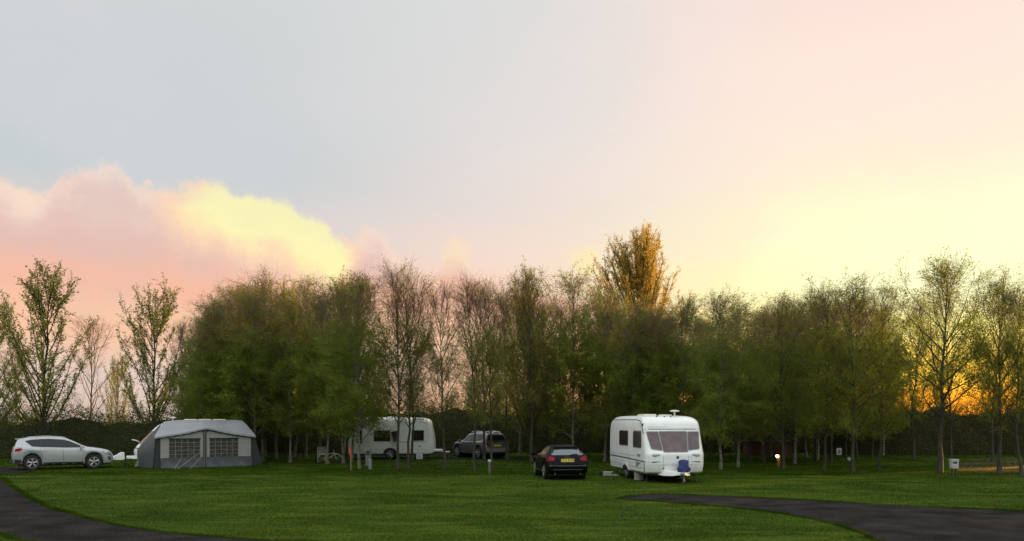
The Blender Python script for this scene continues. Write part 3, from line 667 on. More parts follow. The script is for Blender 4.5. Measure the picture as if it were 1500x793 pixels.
# --- C: the caravan among the birches
s_c = 23.3
cvc = empty('caravan', (-7.75, 52.6, 0), R(2), 'white caravan half hidden behind birch trunks, hitch pointing right', 'caravan')
lv = [(.33,-2.75,2.62,1.06,.22),(.42,-2.82,2.78,1.10,.26),(.9,-2.85,2.80,1.12,.28),(1.5,-2.85,2.74,1.12,.26),(2.1,-2.82,2.62,1.11,.24),(2.35,-2.72,2.56,1.09,.24),(2.52,-2.55,2.42,1.02,.3),(2.6,-2.2,2.1,.88,.4),(2.63,-1.8,1.7,.7,.4)]
mb = caravan_body(lv); mb.build('body', M['cv_white'], cvc, smooth=True, ang=40); bvc = mb.bvh()
for w in ([(-.95,1.14),(.04,1.14),(.04,1.80),(-.95,1.80)], [(1.42,1.18),(2.15,1.18),(2.15,1.80),(1.42,1.80)], [(-2.0,1.0),(-1.72,1.0),(-1.72,1.80),(-2.0,1.80)]):
    fo = add_decal(cvc, bvc, 'window_frame', [rpoly([(q[0]+math.copysign(.03, q[0]-(w[0][0]+w[1][0])/2), q[1]+math.copysign(.03, q[1]-1.45)) for q in w], .06)], '-y', 'grey_trim', .01)
    g = MB(); decal(g, bvc, rpoly(w, .05), '-y', .022); g.build('pane', M['acrylic_b'], fo, smooth=True)
MB().add([(.10,-1.14,1.72),(.62,-1.14,1.78),(.62,-1.42,1.14),(.32,-1.42,1.14),(.10,-1.16,1.74),(.62,-1.16,1.80),(.62,-1.44,1.16),(.32,-1.44,1.16)], [(0,1,2,3),(4,7,6,5),(0,4,5,1),(1,5,6,2),(2,6,7,3),(3,7,4,0)]).build('open_window', M['acrylic_b'], cvc)
add_decal(cvc, bvc, 'locker_seam', [strip([(.35,1.09),(2.3,1.09)], .03), strip([(.85,1.09),(.85,.45)], .01)], '-y', 'grey_trim', .006)
add_decal(cvc, bvc, 'body_seam', [strip([(-2.7,.62),(2.7,.62)], .012)], '-y', 'grey_trim', .004)
add_decal(cvc, bvc, 'door', [rect(-1.62,-1.02,.40,1.95,.06)], '-y', 'cv_white2', .012)
add_decal(cvc, bvc, 'marker_light', [rect(1.85,1.98,.78,.86,.02)], '-y', 'lamp_clear', .02)
add_decal(cvc, bvc, 'wheel_arch', [[(.05+.44*math.cos(a), .34+.38*math.sin(a)) for a in np.linspace(0, math.pi, 16)]], '-y', 'black_plastic', .008)
for s in (1,-1): wheel(cvc, .05, s*1.11, .31, .18, 5)
MB().box((0,0,.28),(5,1.6,.1)).build('chassis', M['black_plastic'], cvc)
MB().box((2.98,0,.52),(.62,.9,.14),.04).tube([(2.7,0,.42),(3.75,0,.42)], .04, 8).build('hitch_locker', M['cv_white2'], cvc, smooth=True)
for s in (1,-1):
    for x in (-2.3,2.2): MB().tube([(x,s*.9,.36),(x+.1,s*.95,.02)], .03, 6).build('corner_steady', M['black_plastic'], cvc)
skylight(cvc, 0, 0, 2.62, .7, .5)
# ------------------------------------------------------------------ ground and road
g = MB(); S = 1800
n = 24; xs = [-S+2*S*i/n for i in range(n+1)]
ground = g.add([(x, y, 0) for x in xs for y in xs], [(i*(n+1)+j, (i+1)*(n+1)+j, (i+1)*(n+1)+j+1, i*(n+1)+j+1) for i in range(n) for j in range(n)]).build('ground', M['grass'])
tag(ground, kind='structure')
def curve_pts(pts, step=.25, jit=.03, seed=1):
    rng = random.Random(seed); out = []; P = [Vector(p) for p in pts]
    for i in range(len(P)-1):
        a, b, c_, d = P[max(i-1,0)], P[i], P[i+1], P[min(i+2,len(P)-1)]
        n = max(2, int((c_-b).length/step))
        for k in range(n):
            t = k/n; q = .5*((2*b)+(c_-a)*t+(2*a-5*b+4*c_-d)*t*t+(-a+3*b-3*c_+d)*t**3)
            out.append((q.x+rng.uniform(-jit,jit), q.y+rng.uniform(-jit,jit)))
    out.append(tuple(P[-1])); return out
left_edge = [gp(*p) for p in ((-60,690),(0,700),(16,712),(60,738),(100,752),(180,771),(260,782),(380,791),(470,796))]
mid_low = [(-2.2,13.6),(0.5,12.6),(3.2,12.4),(5.6,13.6)]
right_edge = [gp(*p) for p in ((1310,806),(1285,793),(1262,781),(1225,769),(1180,759),(1130,751),(1070,744),(1000,738),(950,734),(905,731))]
lawn = curve_pts(left_edge+mid_low+right_edge, .25, .035, 3)
far_edge = curve_pts([gp(*p) for p in ((905,731),(940,725),(1000,725),(1100,729),(1200,734),(1300,740),(1400,745),(1500,749.5),(1600,754),(1800,760))], .25, .03, 5)[1:]
near = curve_pts([(28,12),(20,9.0),(12,6.5),(4,6.2),(-3,8.5),gp(240,815),gp(45,794),gp(0,783),gp(-120,760),(-24,21.5),(-40,29)], .4, .03, 6)
close = curve_pts([(-44,37.0),gp(-90,683),gp(0,684.5),gp(40,685.5),gp(62,688),gp(40,692.5),gp(0,694),gp(-60,693)], .3, .02, 7)[:-1]
road_poly = lawn+far_edge+[(24,19.6),(34,20.0),(48,22.5),(70,29),(72,24),(50,17),(36,14)]+near+close
def flat_mesh(poly, z):
    tris = tessellate_polygon([[Vector((p[0], p[1], 0)) for p in poly]])
    return MB().add([(x, y, z) for x, y in poly], [tuple(t) for t in tris])
tag(flat_mesh(road_poly, .006).build('road', M['asphalt']), kind='structure')
track = curve_pts([gp(150,662.5),gp(430,669),gp(560,671),gp(640,673),gp(760,674.5),gp(790,672),gp(760,668),gp(640,664.5),gp(400,661)], .5, .06, 8)
tag(flat_mesh(track, .004).build('gravel_track', M['asphalt']), kind='structure')
track_sun_patch = curve_pts([gp(1398,682),gp(1405,689),gp(1440,692.5),gp(1500,694),gp(1580,695),gp(1600,672),gp(1460,671),gp(1420,674)], .5, .10, 9)  # brown track; its near end is stretched forward to brighten the sunlit patch
tag(flat_mesh(track_sun_patch, .004).build('gravel_track', mat('brown_track_sun_patch', (.11,.085,.055), .9, spec=.05, var=(1.2,(.05,.055,.02),.45,.6), bump=(9,1,.12))), kind='structure')

def inside(poly, X, Y):
    px, py = np.array([p[0] for p in poly]), np.array([p[1] for p in poly]); r = np.zeros(len(X), bool); j = len(px)-1
    for i in range(len(px)):
        cnd = ((py[i] > Y) != (py[j] > Y))
        if cnd.any():
            xi = (px[j]-px[i])*(Y-py[i])/((py[j]-py[i]) or 1e-9)+px[i]; r ^= cnd & (X < xi)
        j = i
    return r
rs = np.random.default_rng(11)
def blades(N, ymin, ymax, h0, w0, cx=None):
    v = rs.random(N); Y = ymin*(ymax/ymin)**v if cx is None else ymin+(ymax-ymin)*v
    X = (rs.random(N)*2-1)*(Y*.66+1)
    k = ~inside(road_poly, X, Y); X, Y = X[k], Y[k]; n = len(X)
    sc_ = (Y/20)**.75
    clump = .6+.7*(np.sin(X*1.7+np.cos(Y*.9)*2)*np.sin(Y*1.3+X*.4)*.5+.5)
    h = h0*(.5+rs.random(n))*clump*sc_**.3; w = w0*sc_*(.6+.8*rs.random(n)); a = rs.random(n)*6.283; lean = rs.normal(0,.45,(n,2))*h[:,None]
    dx, dy = np.cos(a)*w/2, np.sin(a)*w/2; z0 = np.zeros(n)
    V = np.stack([np.stack([X-dx,Y-dy,z0],1), np.stack([X+dx,Y+dy,z0],1), np.stack([X+lean[:,0],Y+lean[:,1],h],1)],1).reshape(-1,3)
    return V
Vg = np.concatenate([blades(420000, 14.5, 44, .026, .011), blades(150000, 36, 62, .045, .016)])
sun_patch_poly = curve_pts([gp(1388,688),gp(1405,690.5),gp(1440,691.5),gp(1500,692.5),gp(1600,693),gp(1600,683),gp(1500,684),gp(1440,686)], .5, .1, 12)  # straw-pale blades fill this outline to paint the patch of low sun
nd = 70000; Xd = rs.uniform(19,31,nd); Yd = rs.uniform(36.5,45.5,nd); kd = inside(sun_patch_poly, Xd, Yd) & (np.sin(Yd*3.1+np.sin(Xd*.9)*1.6)+.5*np.sin(Xd*2.3+Yd*5)+rs.normal(0,.35,nd) > -.15); Xd, Yd = Xd[kd], Yd[kd]; nd = len(Xd); ad = rs.random(nd)*6.283; hd = .03+.06*rs.random(nd); wd_ = .02; ld = rs.normal(0,.5,(nd,2))*hd[:,None]; zd = np.zeros(nd)
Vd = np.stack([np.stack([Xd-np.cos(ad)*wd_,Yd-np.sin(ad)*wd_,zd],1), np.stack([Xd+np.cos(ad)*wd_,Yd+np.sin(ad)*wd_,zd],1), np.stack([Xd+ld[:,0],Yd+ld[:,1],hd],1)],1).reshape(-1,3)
tag(link('sun_patch_grass', np_mesh('sun_patch_grass', Vd, np.arange(len(Vd)).reshape(-1,3)), leafmat('sun_patch_straw', [(.14,.11,.03),(.24,.17,.055),(.32,.22,.08)], .5)), 'straw-pale blades painting a sunlit patch right of the white meter box', 'painted sun patch', kind='stuff')
E = np.array(road_poly); seg = np.hypot(*(np.roll(E,-1,0)-E).T); k_ = (E[:,1] > 12) & (E[:,1] < 42) & (seg < 1.2); E0 = E[k_]; E1 = np.roll(E,-1,0)[k_]
ne = 60000; ii = rs.integers(0, len(E0), ne); tt_ = rs.random((ne,1)); Pq = E0[ii]*(1-tt_)+E1[ii]*tt_+rs.normal(0,.05,(ne,2)); a_ = rs.random(ne)*6.283; hh_ = .02+.05*rs.random(ne)*(.3+.7*(np.sin(Pq[:,0]*3+Pq[:,1]*2.3) > -.2))
dx_, dy_ = np.cos(a_)*.008, np.sin(a_)*.008; ln = rs.normal(0,.5,(ne,2))*hh_[:,None]; z_ = np.zeros(ne)
Ve = np.stack([np.stack([Pq[:,0]-dx_,Pq[:,1]-dy_,z_],1), np.stack([Pq[:,0]+dx_,Pq[:,1]+dy_,z_],1), np.stack([Pq[:,0]+ln[:,0],Pq[:,1]+ln[:,1],hh_],1)],1).reshape(-1,3); Vg = np.concatenate([Vg, Ve])
me = np_mesh('grass_blades', Vg, np.arange(len(Vg)).reshape(-1,3))
tag(link('grass', me, M['grass_blade']), 'short mown grass of the lawn', 'grass', kind='stuff')

# ------------------------------------------------------------------ trees
def batch_tubes(P, Rd, s=3):
    n, k, _ = P.shape; T = np.gradient(P, axis=1); T /= np.linalg.norm(T, axis=2, keepdims=True)+1e-9
    ref = np.where(np.abs(T[...,2:3]) > .9, np.array([1.,0,0]), np.array([0,0,1.]))
    u = np.cross(T, ref); u /= np.linalg.norm(u, axis=2, keepdims=True)+1e-9; w = np.cross(T, u)
    a = 2*np.pi*np.arange(s)/s
    V = P[:,:,None,:]+Rd[:,:,None,None]*(np.cos(a)[None,None,:,None]*u[:,:,None,:]+np.sin(a)[None,None,:,None]*w[:,:,None,:])
    idx = np.arange(n*k*s).reshape(n, k, s); nx = np.roll(idx, -1, axis=2)
    Fq = np.stack([idx[:,:-1], nx[:,:-1], nx[:,1:], idx[:,1:]], -1).reshape(-1,4)
    return V.reshape(-1,3), Fq
def unit(v): return v/(np.linalg.norm(v, axis=-1, keepdims=True)+1e-9)
def spawn(rng, P, ppl, lo, hi, length, dev, bend, k=4, jit=.12, up=0.0):
    """children of every path in P; bend = z pull along the child"""
    n, kk, _ = P.shape; m = n*ppl; par = np.repeat(np.arange(n), ppl)
    t = (lo+(hi-lo)*(np.tile(np.arange(ppl), n)+rng.random(m))/ppl); f = t*(kk-1); i = np.clip(f.astype(int), 0, kk-2); fr = (f-i)[:,None]
    pos = P[par,i]*(1-fr)+P[par,i+1]*fr; tan = unit(P[par,i+1]-P[par,i])
    rnd = unit(rng.normal(size=(m,3))); perp = unit(rnd-(rnd*tan).sum(1,keepdims=True)*tan)
    dv = dev*(.7+.6*rng.random((m,1))); d = unit(tan*np.cos(dv)+perp*np.sin(dv)+np.array([0,0,up]))
    L = (length(t) if callable(length) else length)*(.65+.7*rng.random(m))
    pts = [pos]; 
    for j in range(1, k):
        d = unit(d+np.array([0,0,bend/(k-1)])+rng.normal(0, jit, (m,3))); pts.append(pts[-1]+d*(L/(k-1))[:,None])
    return np.stack(pts, 1), t
def radii(n, k, r0, r1): 
    q = np.linspace(0,1,k)[None,:]; r0 = np.asarray(r0).reshape(-1,1)*np.ones((n,1)); return r0*(1-q)+r1*q
def leaves(rng, P, per, size, spread, lo=.15, hang=0., asp=.6):
    n, k, _ = P.shape; m = n*per; par = np.repeat(np.arange(n), per); f = (lo+(1-lo)*rng.random(m))*(k-1); i = np.clip(f.astype(int),0,k-2); fr = (f-i)[:,None]
    c = P[par,i]*(1-fr)+P[par,i+1]*fr+rng.normal(0, spread, (m,3))
    a = unit(rng.normal(size=(m,3))+np.array([0,0,-hang])); b = unit(np.cross(a, rng.normal(size=(m,3)))); s = (size*(.6+.8*rng.random(m)))[:,None]
    V = np.stack([c, c+a*s*.5+b*s*asp*.5, c+a*s, c+a*s*.5-b*s*asp*.5], 1).reshape(-1,3)
    return V, np.arange(4*m).reshape(-1,4)
def joinm(parts):
    Vs, Fs, o = [], [], 0
    for V, Fq in parts: Vs.append(V); Fs.append(Fq+o); o += len(V)
    return np.concatenate(Vs), np.concatenate(Fs)
def two_mat(me, nf_first, m1, m2):
    me.materials.append(m1); me.materials.append(m2)
    mi = np.zeros(len(me.polygons), np.int32); mi[nf_first:] = 1; me.polygons.foreach_set('material_index', mi); me.update()

def tree_mesh(seed, H=10., r0=.10, first=2.4, nl=26, Rmax=1.9, elev=(.55,1.15), prof='birch', nb=8, ntw=6, nlf=8, lsize=.075, lspread=.06,
              twl=.5, droop=-.35, lm='leaf_birch', bark='birch_bark', tw='twig', forks=0, topleaf=.35, blen=.42, tr=.0038, bare=False, lean=.0):
    rng = np.random.default_rng(seed)
    k = 14; z = np.linspace(0, H*.97, k); wob = np.cumsum(rng.normal(0, .045, (k,2)), axis=0); wob -= wob[0]
    T = np.concatenate([wob+np.outer(z/H, [lean, lean*.3]), z[:,None]], 1)[None]
    rt = (r0*(1-.93*(z/H)**.9))[None]; rt[0,0] *= 1.45; rt[0,1] *= 1.05
    parts = [batch_tubes(T, rt, 9)]
    zl = first+(H*(.62 if prof in ('vase','oval') else .96)-first)*(np.arange(nl)+rng.random(nl)*.9)/nl; t = (zl-first)/(H-first)
    if prof == 'birch': Rf = Rmax*np.clip(np.minimum(.55+1.8*t, 1.0)*(1-t**2.2)**.8+.12, .12, None)
    elif prof == 'vase': Rf = Rmax*np.clip(.95-.55*t, .12, None)
    elif prof == 'spread': Rf = Rmax*np.clip(np.minimum(.75+t*1.1, 1)*(1-t**2.6)**.9+.08, .1, None)
    elif prof == 'oval': Rf = Rmax*np.clip(1.0-1.35*t, .15, None)
    el = elev[0]+(elev[1]-elev[0])*t+rng.normal(0,.10,nl); az = np.arange(nl)*2.39996+rng.normal(0,.35,nl)
    L = Rf/np.cos(np.clip(el,0,1.36))*(.72+.5*rng.random(nl)); L = np.minimum(L, (H*1.02-zl)/np.sin(np.clip(el,.3,1.5))+.2)
    env = prof in ('vase','oval')
    if env:
        q = (np.arange(nl)+rng.random(nl))/nl; ze = H*(.34+.66*q**.8); re = Rmax*np.sqrt(np.clip(1-((ze/H-.60)/.415)**2, .02, 1))*(1-.65*rng.random(nl)**1.6)
        az = rng.random(nl)*6.283; zl = np.clip(ze-re*1.9-H*.05-H*.10*rng.random(nl), first, H*.9); L = np.hypot(ze-zl, re); el = np.arctan2(ze-zl, re)-.22; t = (zl-first)/(H-first)
    k2 = 7; f = zl/(H*.97)*(k-1); i = np.clip(f.astype(int),0,k-2); fr = (f-i)[:,None]; pos = T[0,i]*(1-fr)+T[0,i+1]*fr
    d = np.stack([np.cos(az)*np.cos(el), np.sin(az)*np.cos(el), np.sin(el)],1); pts = [pos]
    for j in range(1,k2):
        d = unit(d+np.array([0,0,.10])+rng.normal(0,.05 if env else .10,(nl,3))); pts.append(pts[-1]+d*(L/(k2-1))[:,None])
    LB = np.stack(pts,1); rl = r0*.36*(1-.72*t)+.006
    parts.append(batch_tubes(LB, radii(nl,k2,rl,.006), 5))
    B, tb = spawn(rng, LB, nb, .18, 1., L.mean()*blen, .36 if env else .62, droop*.4, 5, .14, .12)
    nB = len(B); parts.append(batch_tubes(B, radii(nB,5,.009,.004), 3))
    V, Fq = joinm(parts); trunk = np_mesh('trunk', V, Fq, True); trunk.materials.append(M[bark])
    TW, tt = spawn(rng, B, ntw, .15, 1., twl, .42 if env else .65, droop, 4, .20, 0)
    TL, _ = spawn(rng, LB, 5, .4, 1., twl*1.1, .55, droop*.5, 4, .18, .1)
    top, _ = spawn(rng, T, 4 if prof in ('vase','oval') else 10, .80, 1., twl*1.5, .5, .1, 4, .15, .35)
    TW = np.concatenate([TW, TL, top])
    n = len(TW); cp = [batch_tubes(TW, radii(n,4,tr*1.3,tr*.8), 3)]
    V1, F1 = cp[0]
    if nlf:
        # fewer leaves towards the wispy top
        zc = TW[:,2,2]/H; keep = rng.random(n) < (1 if topleaf >= 1 else np.where(zc > .84, topleaf*.6, np.where(zc > .74, .25+topleaf, 1.0)))
        cp.append(leaves(rng, TW[keep], nlf, lsize, lspread, .1, .35))
    V, Fq = joinm(cp); crown = np_mesh('crown', V, Fq)
    two_mat(crown, len(F1), M[tw], M[lm] if nlf else M[tw])
    return trunk, crown
VAR = {}
def variant(key, **k): VAR[key] = tree_mesh(**k)
for q in range(4): variant(f'bd{q}', seed=10+q, first=1.3, nl=44, Rmax=2.15, nb=9, ntw=7, nlf=14, lsize=.088, lspread=.09, r0=.085, topleaf=.22)
for q in range(3): variant(f'bo{q}', seed=30+q, first=1.5, nl=36, Rmax=1.95, nb=8, ntw=7, nlf=11, lsize=.080, lspread=.09, r0=.08, lm='leaf_olive', topleaf=.3, bark='dark_bark')
for q in range(3): variant(f'bs{q}', seed=50+q, first=2.2, nl=32, Rmax=1.75, nb=8, ntw=7, nlf=6, lsize=.070, lspread=.09, r0=.08, topleaf=.35, elev=(.7,1.2), droop=-.1, bark='dark_bark')
for q in range(2): variant(f'po{q}', seed=70+q, first=1.0, nl=40, Rmax=1.9, elev=(.95,1.32), prof='vase', nb=13, ntw=4, nlf=7, lsize=.085, lspread=.035, twl=.26, droop=.25, lm='leaf_poplar', bark='dark_bark', tw='twig_p', topleaf=1, blen=.20)
variant('bh', seed=27, first=4.4, nl=30, Rmax=2.4, nb=9, ntw=7, nlf=14, lsize=.088, lspread=.09, r0=.085, topleaf=.3)
variant('bare', seed=81, first=1.6, nl=24, Rmax=2.6, elev=(.75,1.2), nb=8, ntw=5, nlf=1, lsize=.05, r0=.11, droop=.1, bark='dark_bark', prof='spread', blen=.34, twl=.6, tr=.006)
variant('gold', seed=90, first=2.6, nl=190, Rmax=2.1, elev=(.90,1.28), prof='oval', nb=14, ntw=4, nlf=9, lsize=.060, lspread=.035, twl=.20, droop=.25, lm='leaf_gold', bark='dark_bark', tw='twig_p', topleaf=1, blen=.13, r0=.12, tr=.003)
for q in range(2): variant(f'sp{q}', seed=95+q, first=2.6, nl=26, Rmax=2.9, elev=(.55,1.15), prof='spread', nb=11, ntw=7, nlf=13, lsize=.080, lspread=.09, r0=.14, lm='leaf_olive', bark='dark_bark', blen=.32, topleaf=.6, droop=-.1, twl=.55)

def tree(name, var, px, Y, ytop, label, group=None, rz=None, wide=1.0, H0=10., dz=0):
    X = (px-CX)/F*Y; H = EYE+(HY-ytop)/F*Y
    rz = random.Random(int(px*7+Y*13)).uniform(0, 6.28) if rz is None else rz
    r = empty(name, (X, Y, dz), rz, label, 'tree', group)
    s = H/H0*({'bs':.865,'sp':.885,'bo':.895,'bd':.90,'ba':.93,'go':.985,'po':.985}.get(var[:2], .9)); r.scale = (s*wide, s*wide, s); q = random.Random(int(px*3+Y*5)); r.rotation_euler.x = q.gauss(0,.022); r.rotation_euler.y = q.gauss(0,.022)
    tm, cm = VAR[var]
    link('trunk', tm, None, r); link('crown', cm, None, r)
    return r
def gy(base): return F*EYE/(base-HY)
# front rows, trunk by trunk: px, base row, top row, variant, width, label
BT = 'birch_tree'
front = [
 (385,676,402,'bd0',1.0,'stout pale birch trunk just right of the grey awning'),
 (405,668,425,'bd1',1.0,'slim dark-stemmed birch next right of the stout pale birch by the awning'),
 (368,666,418,'bd2',1.05,'slim birch rising directly behind the right end of the awning'),
 (331,664,430,'bd3',1.1,'leafy birch rising behind the middle of the awning roof'),
 (297,664,466,'bd0',.95,'leftmost leafy birch of the row, behind the left part of the awning roof'),
 (431,670,408,'bd1',1.0,'leafy birch standing between the awning and the pale garden chair'),
 (480,680,425,'bd2',1.05,'dense leafy birch standing over the child bicycle'),
 (503,679,415,'bd3',1.0,'thick brown-stemmed tree immediately left of the orange-topped post'),
 (527,687,402,'bd1',1.0,'leaning birch behind the grey hook-up pedestal, its stem crossing the half-hidden caravan'),
 (584,688,372,'bs0',1.05,'dark slender trunk left of the white-barked one in front of the half-hidden caravan'),
 (597,688,388,'bs1',1.0,'white-barked trunk crossing the right half of the half-hidden caravan'),
 (652,688,405,'bs2',1.0,'slender straight tree between the hitch of the half-hidden caravan and the dark grey car'),
 (695,689,393,'bs0',1.0,'slender tree whose trunk crosses the flank of the dark grey off-road car'),
 (721,687,402,'bs1',.95,'slender tree whose trunk crosses the tailgate of the dark grey car, beside the marker post'),
 (778,678,385,'bs2',1.15,'pale-stemmed birch rising left of the black hatchback'),
 (841,676,400,'bd2',1.0,'pale-stemmed birch rising above the right side of the black hatchback roof'),
 (886,676,428,'bd3',1.0,'leafy birch directly behind the rear end of the nearest caravan'),
 (944,678,440,'bd0',1.1,'leafy birch rising over the roof of the nearest caravan'),
 (1003,680,436,'bd1',1.0,'leafy birch behind the front right corner of the nearest caravan'),
 (1056,688,432,'bd2',1.05,'pale mottled birch trunk nearest the right side of the near caravan'),
 (1081,685,440,'bd0',1.0,'grey-stemmed tree second to the right of the near caravan'),
 (1119,679,442,'bo0',1.1,'dark thick trunk just left of the lit low lamp'),
 (1148,688,432,'bo1',1.1,'brown trunk immediately right of the lit low lamp'),
 (1164,680,436,'bd3',1.0,'slim tree next behind the brown trunk right of the lit lamp'),
 (1195,677,428,'bo2',1.0,'slim dark tree midway between the lit lamp and the small white notice'),
 (1207,689,416,'bo0',1.15,'thick dark trunk left of the small white notice board'),
 (1250,692,405,'bo1',1.15,'tall tree touching the little white disc marker'),
 (1288,690,418,'bo2',.95,'tree standing second to the left of the big open-branched tree'),
 (1464,696,402,'sp1',.8,'tree to the right of the white meter box with sunlit grass behind it'),
 (1497,698,408,'bs0',1.1,'tree cut by the right edge of the view'),
]
for px, by, ty, var, wd, lb in front:
    tree(BT, var, px, gy(by), ty, lb, None, None, wd)
tree('spreading_tree', 'sp0', 1376, gy(693), 378, 'big open-branched tree standing left of the white meter box', rz=.6)
# the rows behind, which close the screen
rr = random.Random(21)
tops = [(260,480),(300,455),(350,412),(400,430),(450,425),(520,405),(590,385),(650,405),(700,402),(760,405),(800,405),(860,425),(930,445),(1000,440),(1100,448),(1160,440),(1230,420),(1300,425),(1370,405),(1440,400),(1520,410),(1700,410)]
def top_at(px): return float(np.interp(px, [t[0] for t in tops], [t[1] for t in tops]))
px = 292; row = 0
while px < 1700:
    Y = rr.uniform(46.5, 57.5)
    if 600 < px < 740: var = rr.choice(['bs0','bs1','bs2'])
    elif 740 < px < 880: var = rr.choice(['bs2','bs0','bd1'])
    elif px < 600: var = rr.choice(['bd0','bd1','bd2','bd3'])
    elif px < 1110: var = rr.choice(['bd0','bd1','bd2','bd3','bo0'])
    elif px < 1310: var = rr.choice(['bo0','bo1','bo2','bd1'])
    else: var = rr.choice(['bs2','bs1','bs0'])
    Xg = (px-CX)/F*Y
    if not (-11.5 < Xg < -3.3 and 50.5 < Y < 54.5) and not (-3.4 < Xg < 1 and Y > 49.5 and Y < 55) and all(abs((Xg-bx)*-math.cos(R(60))+(Y-by)*math.sin(R(60))) > cl for bx, by, cl in ((1,46.7,.35),(23,40.5,3.4))):
        tree(BT, var, px, Y, top_at(px)+rr.uniform(6, 30), 'thin tree in the closed rows behind the front trunks, its stem lost among the others', 'trees in the rows behind', None, rr.uniform(.95,1.2))
    px += rr.uniform(13, 23) if px < 1290 else rr.uniform(42, 62)
x = 41.5                                          # unseen belt added beyond the right of the view to shade the crowns
while x < 104:
    y = rr.uniform(61.5, 66)
    if abs((x-23)*-math.cos(R(60))+(y-40.5)*math.sin(R(60))) > 2.6:
        tree(BT, rr.choice(['bd0','bd1','bd2','bd3']), CX+F*x/y, y, rr.uniform(478, 500), 'unseen birch added as a shade tree past the right end of the view', 'added shade trees past the right end of the view', None, 1.25)
    x += rr.uniform(2.2, 3.2)
for x, y in ((60.5,62.2),(63.4,63.8),(66.6,64.6),(69.2,66.0)):  # high-crowned trees added in the gap: crowns shaded, ground beam passes below
    tree(BT, 'bh', CX+F*x/y, y, 486, 'unseen birch added as a shade tree past the right end of the view', 'added shade trees past the right end of the view', None, 1.3)
# left group, beyond the hedge
tree('poplar_tree', 'po0', 56, 50.5, 388, 'broad yellow-green poplar-like tree rising behind the silver car', rz=1, wide=1.12)
tree('poplar_tree', 'po1', 224, 58, 416, 'narrow yellow-green tree rising left of the awning above the hedge', rz=2, wide=1.05)
tree('poplar_tree', 'po1', -16, 54, 425, 'yellow-green tree cut by the left edge of the view', rz=4, wide=1.0)
tree('poplar_tree', 'po0', 418, 50, 414, 'upright tree whose yellow-green shoots top the birches right of the awning', rz=3, wide=.55)
tree('poplar_tree', 'po1', 508, 50, 408, 'upright tree whose green shoots top the birches left of the half-hidden caravan', rz=5, wide=.7)
tree('poplar_tree', 'po1', 778, 49, 396, 'upright leafy tree topping the row above the black hatchback', rz=.4, wide=.7)
tree('bare_tree', 'bare', 130, 62, 474, 'leafless brown tree between the two yellow-green trees at the left', rz=0)
tree('bare_tree', 'bare', 270, 56, 478, 'thin leafless tree at the left edge of the birch row', rz=2, wide=.7)
tree('poplar_tree', 'po1', 170, 66, 520, 'low thin leafy tree right of the leafless brown tree', rz=1.4, wide=.8)
tree('bare_tree', 'bare', 30, 74, 515, 'distant leafless tree low behind the broad yellow-green tree', rz=3, wide=1.2)
tree('sun_gold_poplar', 'gold', 935, 74, 337, 'tall sun-gilded oval-crowned poplar rising above the whole row', rz=.3, wide=.97)

# ------------------------------------------------------------------ hedges
def hedge(x0, x1, y0, y1, H, lm, label, seed, dens=1.0, depth=2.2, uneven=.5):
    rng = np.random.default_rng(seed); L = math.hypot(x1-x0, y1-y0); ang = math.atan2(y1-y0, x1-x0)
    root = empty('hedge', (x0, y0, 0), ang, label, 'hedge')
    ph = rng.random(12)*6.28
    def top(x): return H+uneven*(.35*np.sin(x*.9+ph[0])+.25*np.sin(x*2.1+ph[1])+.2*np.sin(x*4.7+ph[2])+.15*np.sin(x*9+ph[3]))
    n = int(L*H*560*dens)
    x = rng.random(n)*L; h = rng.random(n)**.85; z = h*top(x)*(1+.06*rng.normal(size=n)); z = np.clip(z, .03, None)
    yy = (rng.beta(.7,.7,n)*2-1)*depth*.5*(1-.35*h**3)*(1+.22*np.sin(x*1.6+ph[5]+z)+.15*np.sin(z*3+x*3+ph[6]))
    c = np.stack([x, yy, z],1); a = unit(rng.normal(size=(n,3))); b = unit(np.cross(a, rng.normal(size=(n,3)))); s = (.10*(.6+.8*rng.random(n)))[:,None]
    V = np.stack([c, c+a*s*.5+b*s*.32, c+a*s, c+a*s*.5-b*s*.32],1).reshape(-1,3)
    me = np_mesh('foliage', V, np.arange(4*n).reshape(-1,4)); link('foliage', me, M[lm], root)
    ns = int(L*7); px_ = rng.random(ns)*L; py_ = rng.normal(0, depth*.22, ns); hh = top(px_)*(.85+.3*rng.random(ns))
    P = np.stack([np.stack([px_+rng.normal(0,.12,ns)*q, py_+rng.normal(0,.15,ns)*q, hh*q],1) for q in (0,.35,.7,1.0)],1)
    B, _ = spawn(rng, P, 7, .35, 1., .6, .6, .1, 4, .2, .3)
    V, Fq = joinm([batch_tubes(P, radii(ns,4,.022,.006), 3), batch_tubes(B, radii(len(B),4,.008,.004), 3)])
    st = np_mesh('stems', V, Fq); link('stems', st, M['dark_bark'], root)
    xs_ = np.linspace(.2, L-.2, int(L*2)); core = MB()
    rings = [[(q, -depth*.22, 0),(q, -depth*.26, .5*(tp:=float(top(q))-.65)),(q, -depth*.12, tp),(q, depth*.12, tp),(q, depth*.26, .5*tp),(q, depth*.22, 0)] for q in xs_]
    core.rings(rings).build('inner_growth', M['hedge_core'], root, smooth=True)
    return root
hedge(-62, -17.5, 50.0, 55.0, 3.0, 'leaf_hedge', 'dark hedge running behind the silver car and the awning', 1, depth=2.4)
hedge(-25, 26.5, 62.5, 62.5, 3.75, 'leaf_hedge', 'dark hedge closing the view behind the birches and the two middle cars', 2, depth=2.4)
hedge(21.5, 52.9, 58.5, 58.5, 3.65, 'leaf_hedge_b', 'brown-green hedge behind the big open-branched tree and the white meter box', 3, depth=2.4, uneven=.6)
hedge(57.6, 84, 58.5, 58.5, 3.8, 'leaf_hedge_b', 'unseen brown-green shade hedge added past the right end of the view', 4, depth=2.4, dens=.5)  # added out of view to block the low sun, gap left for one beam

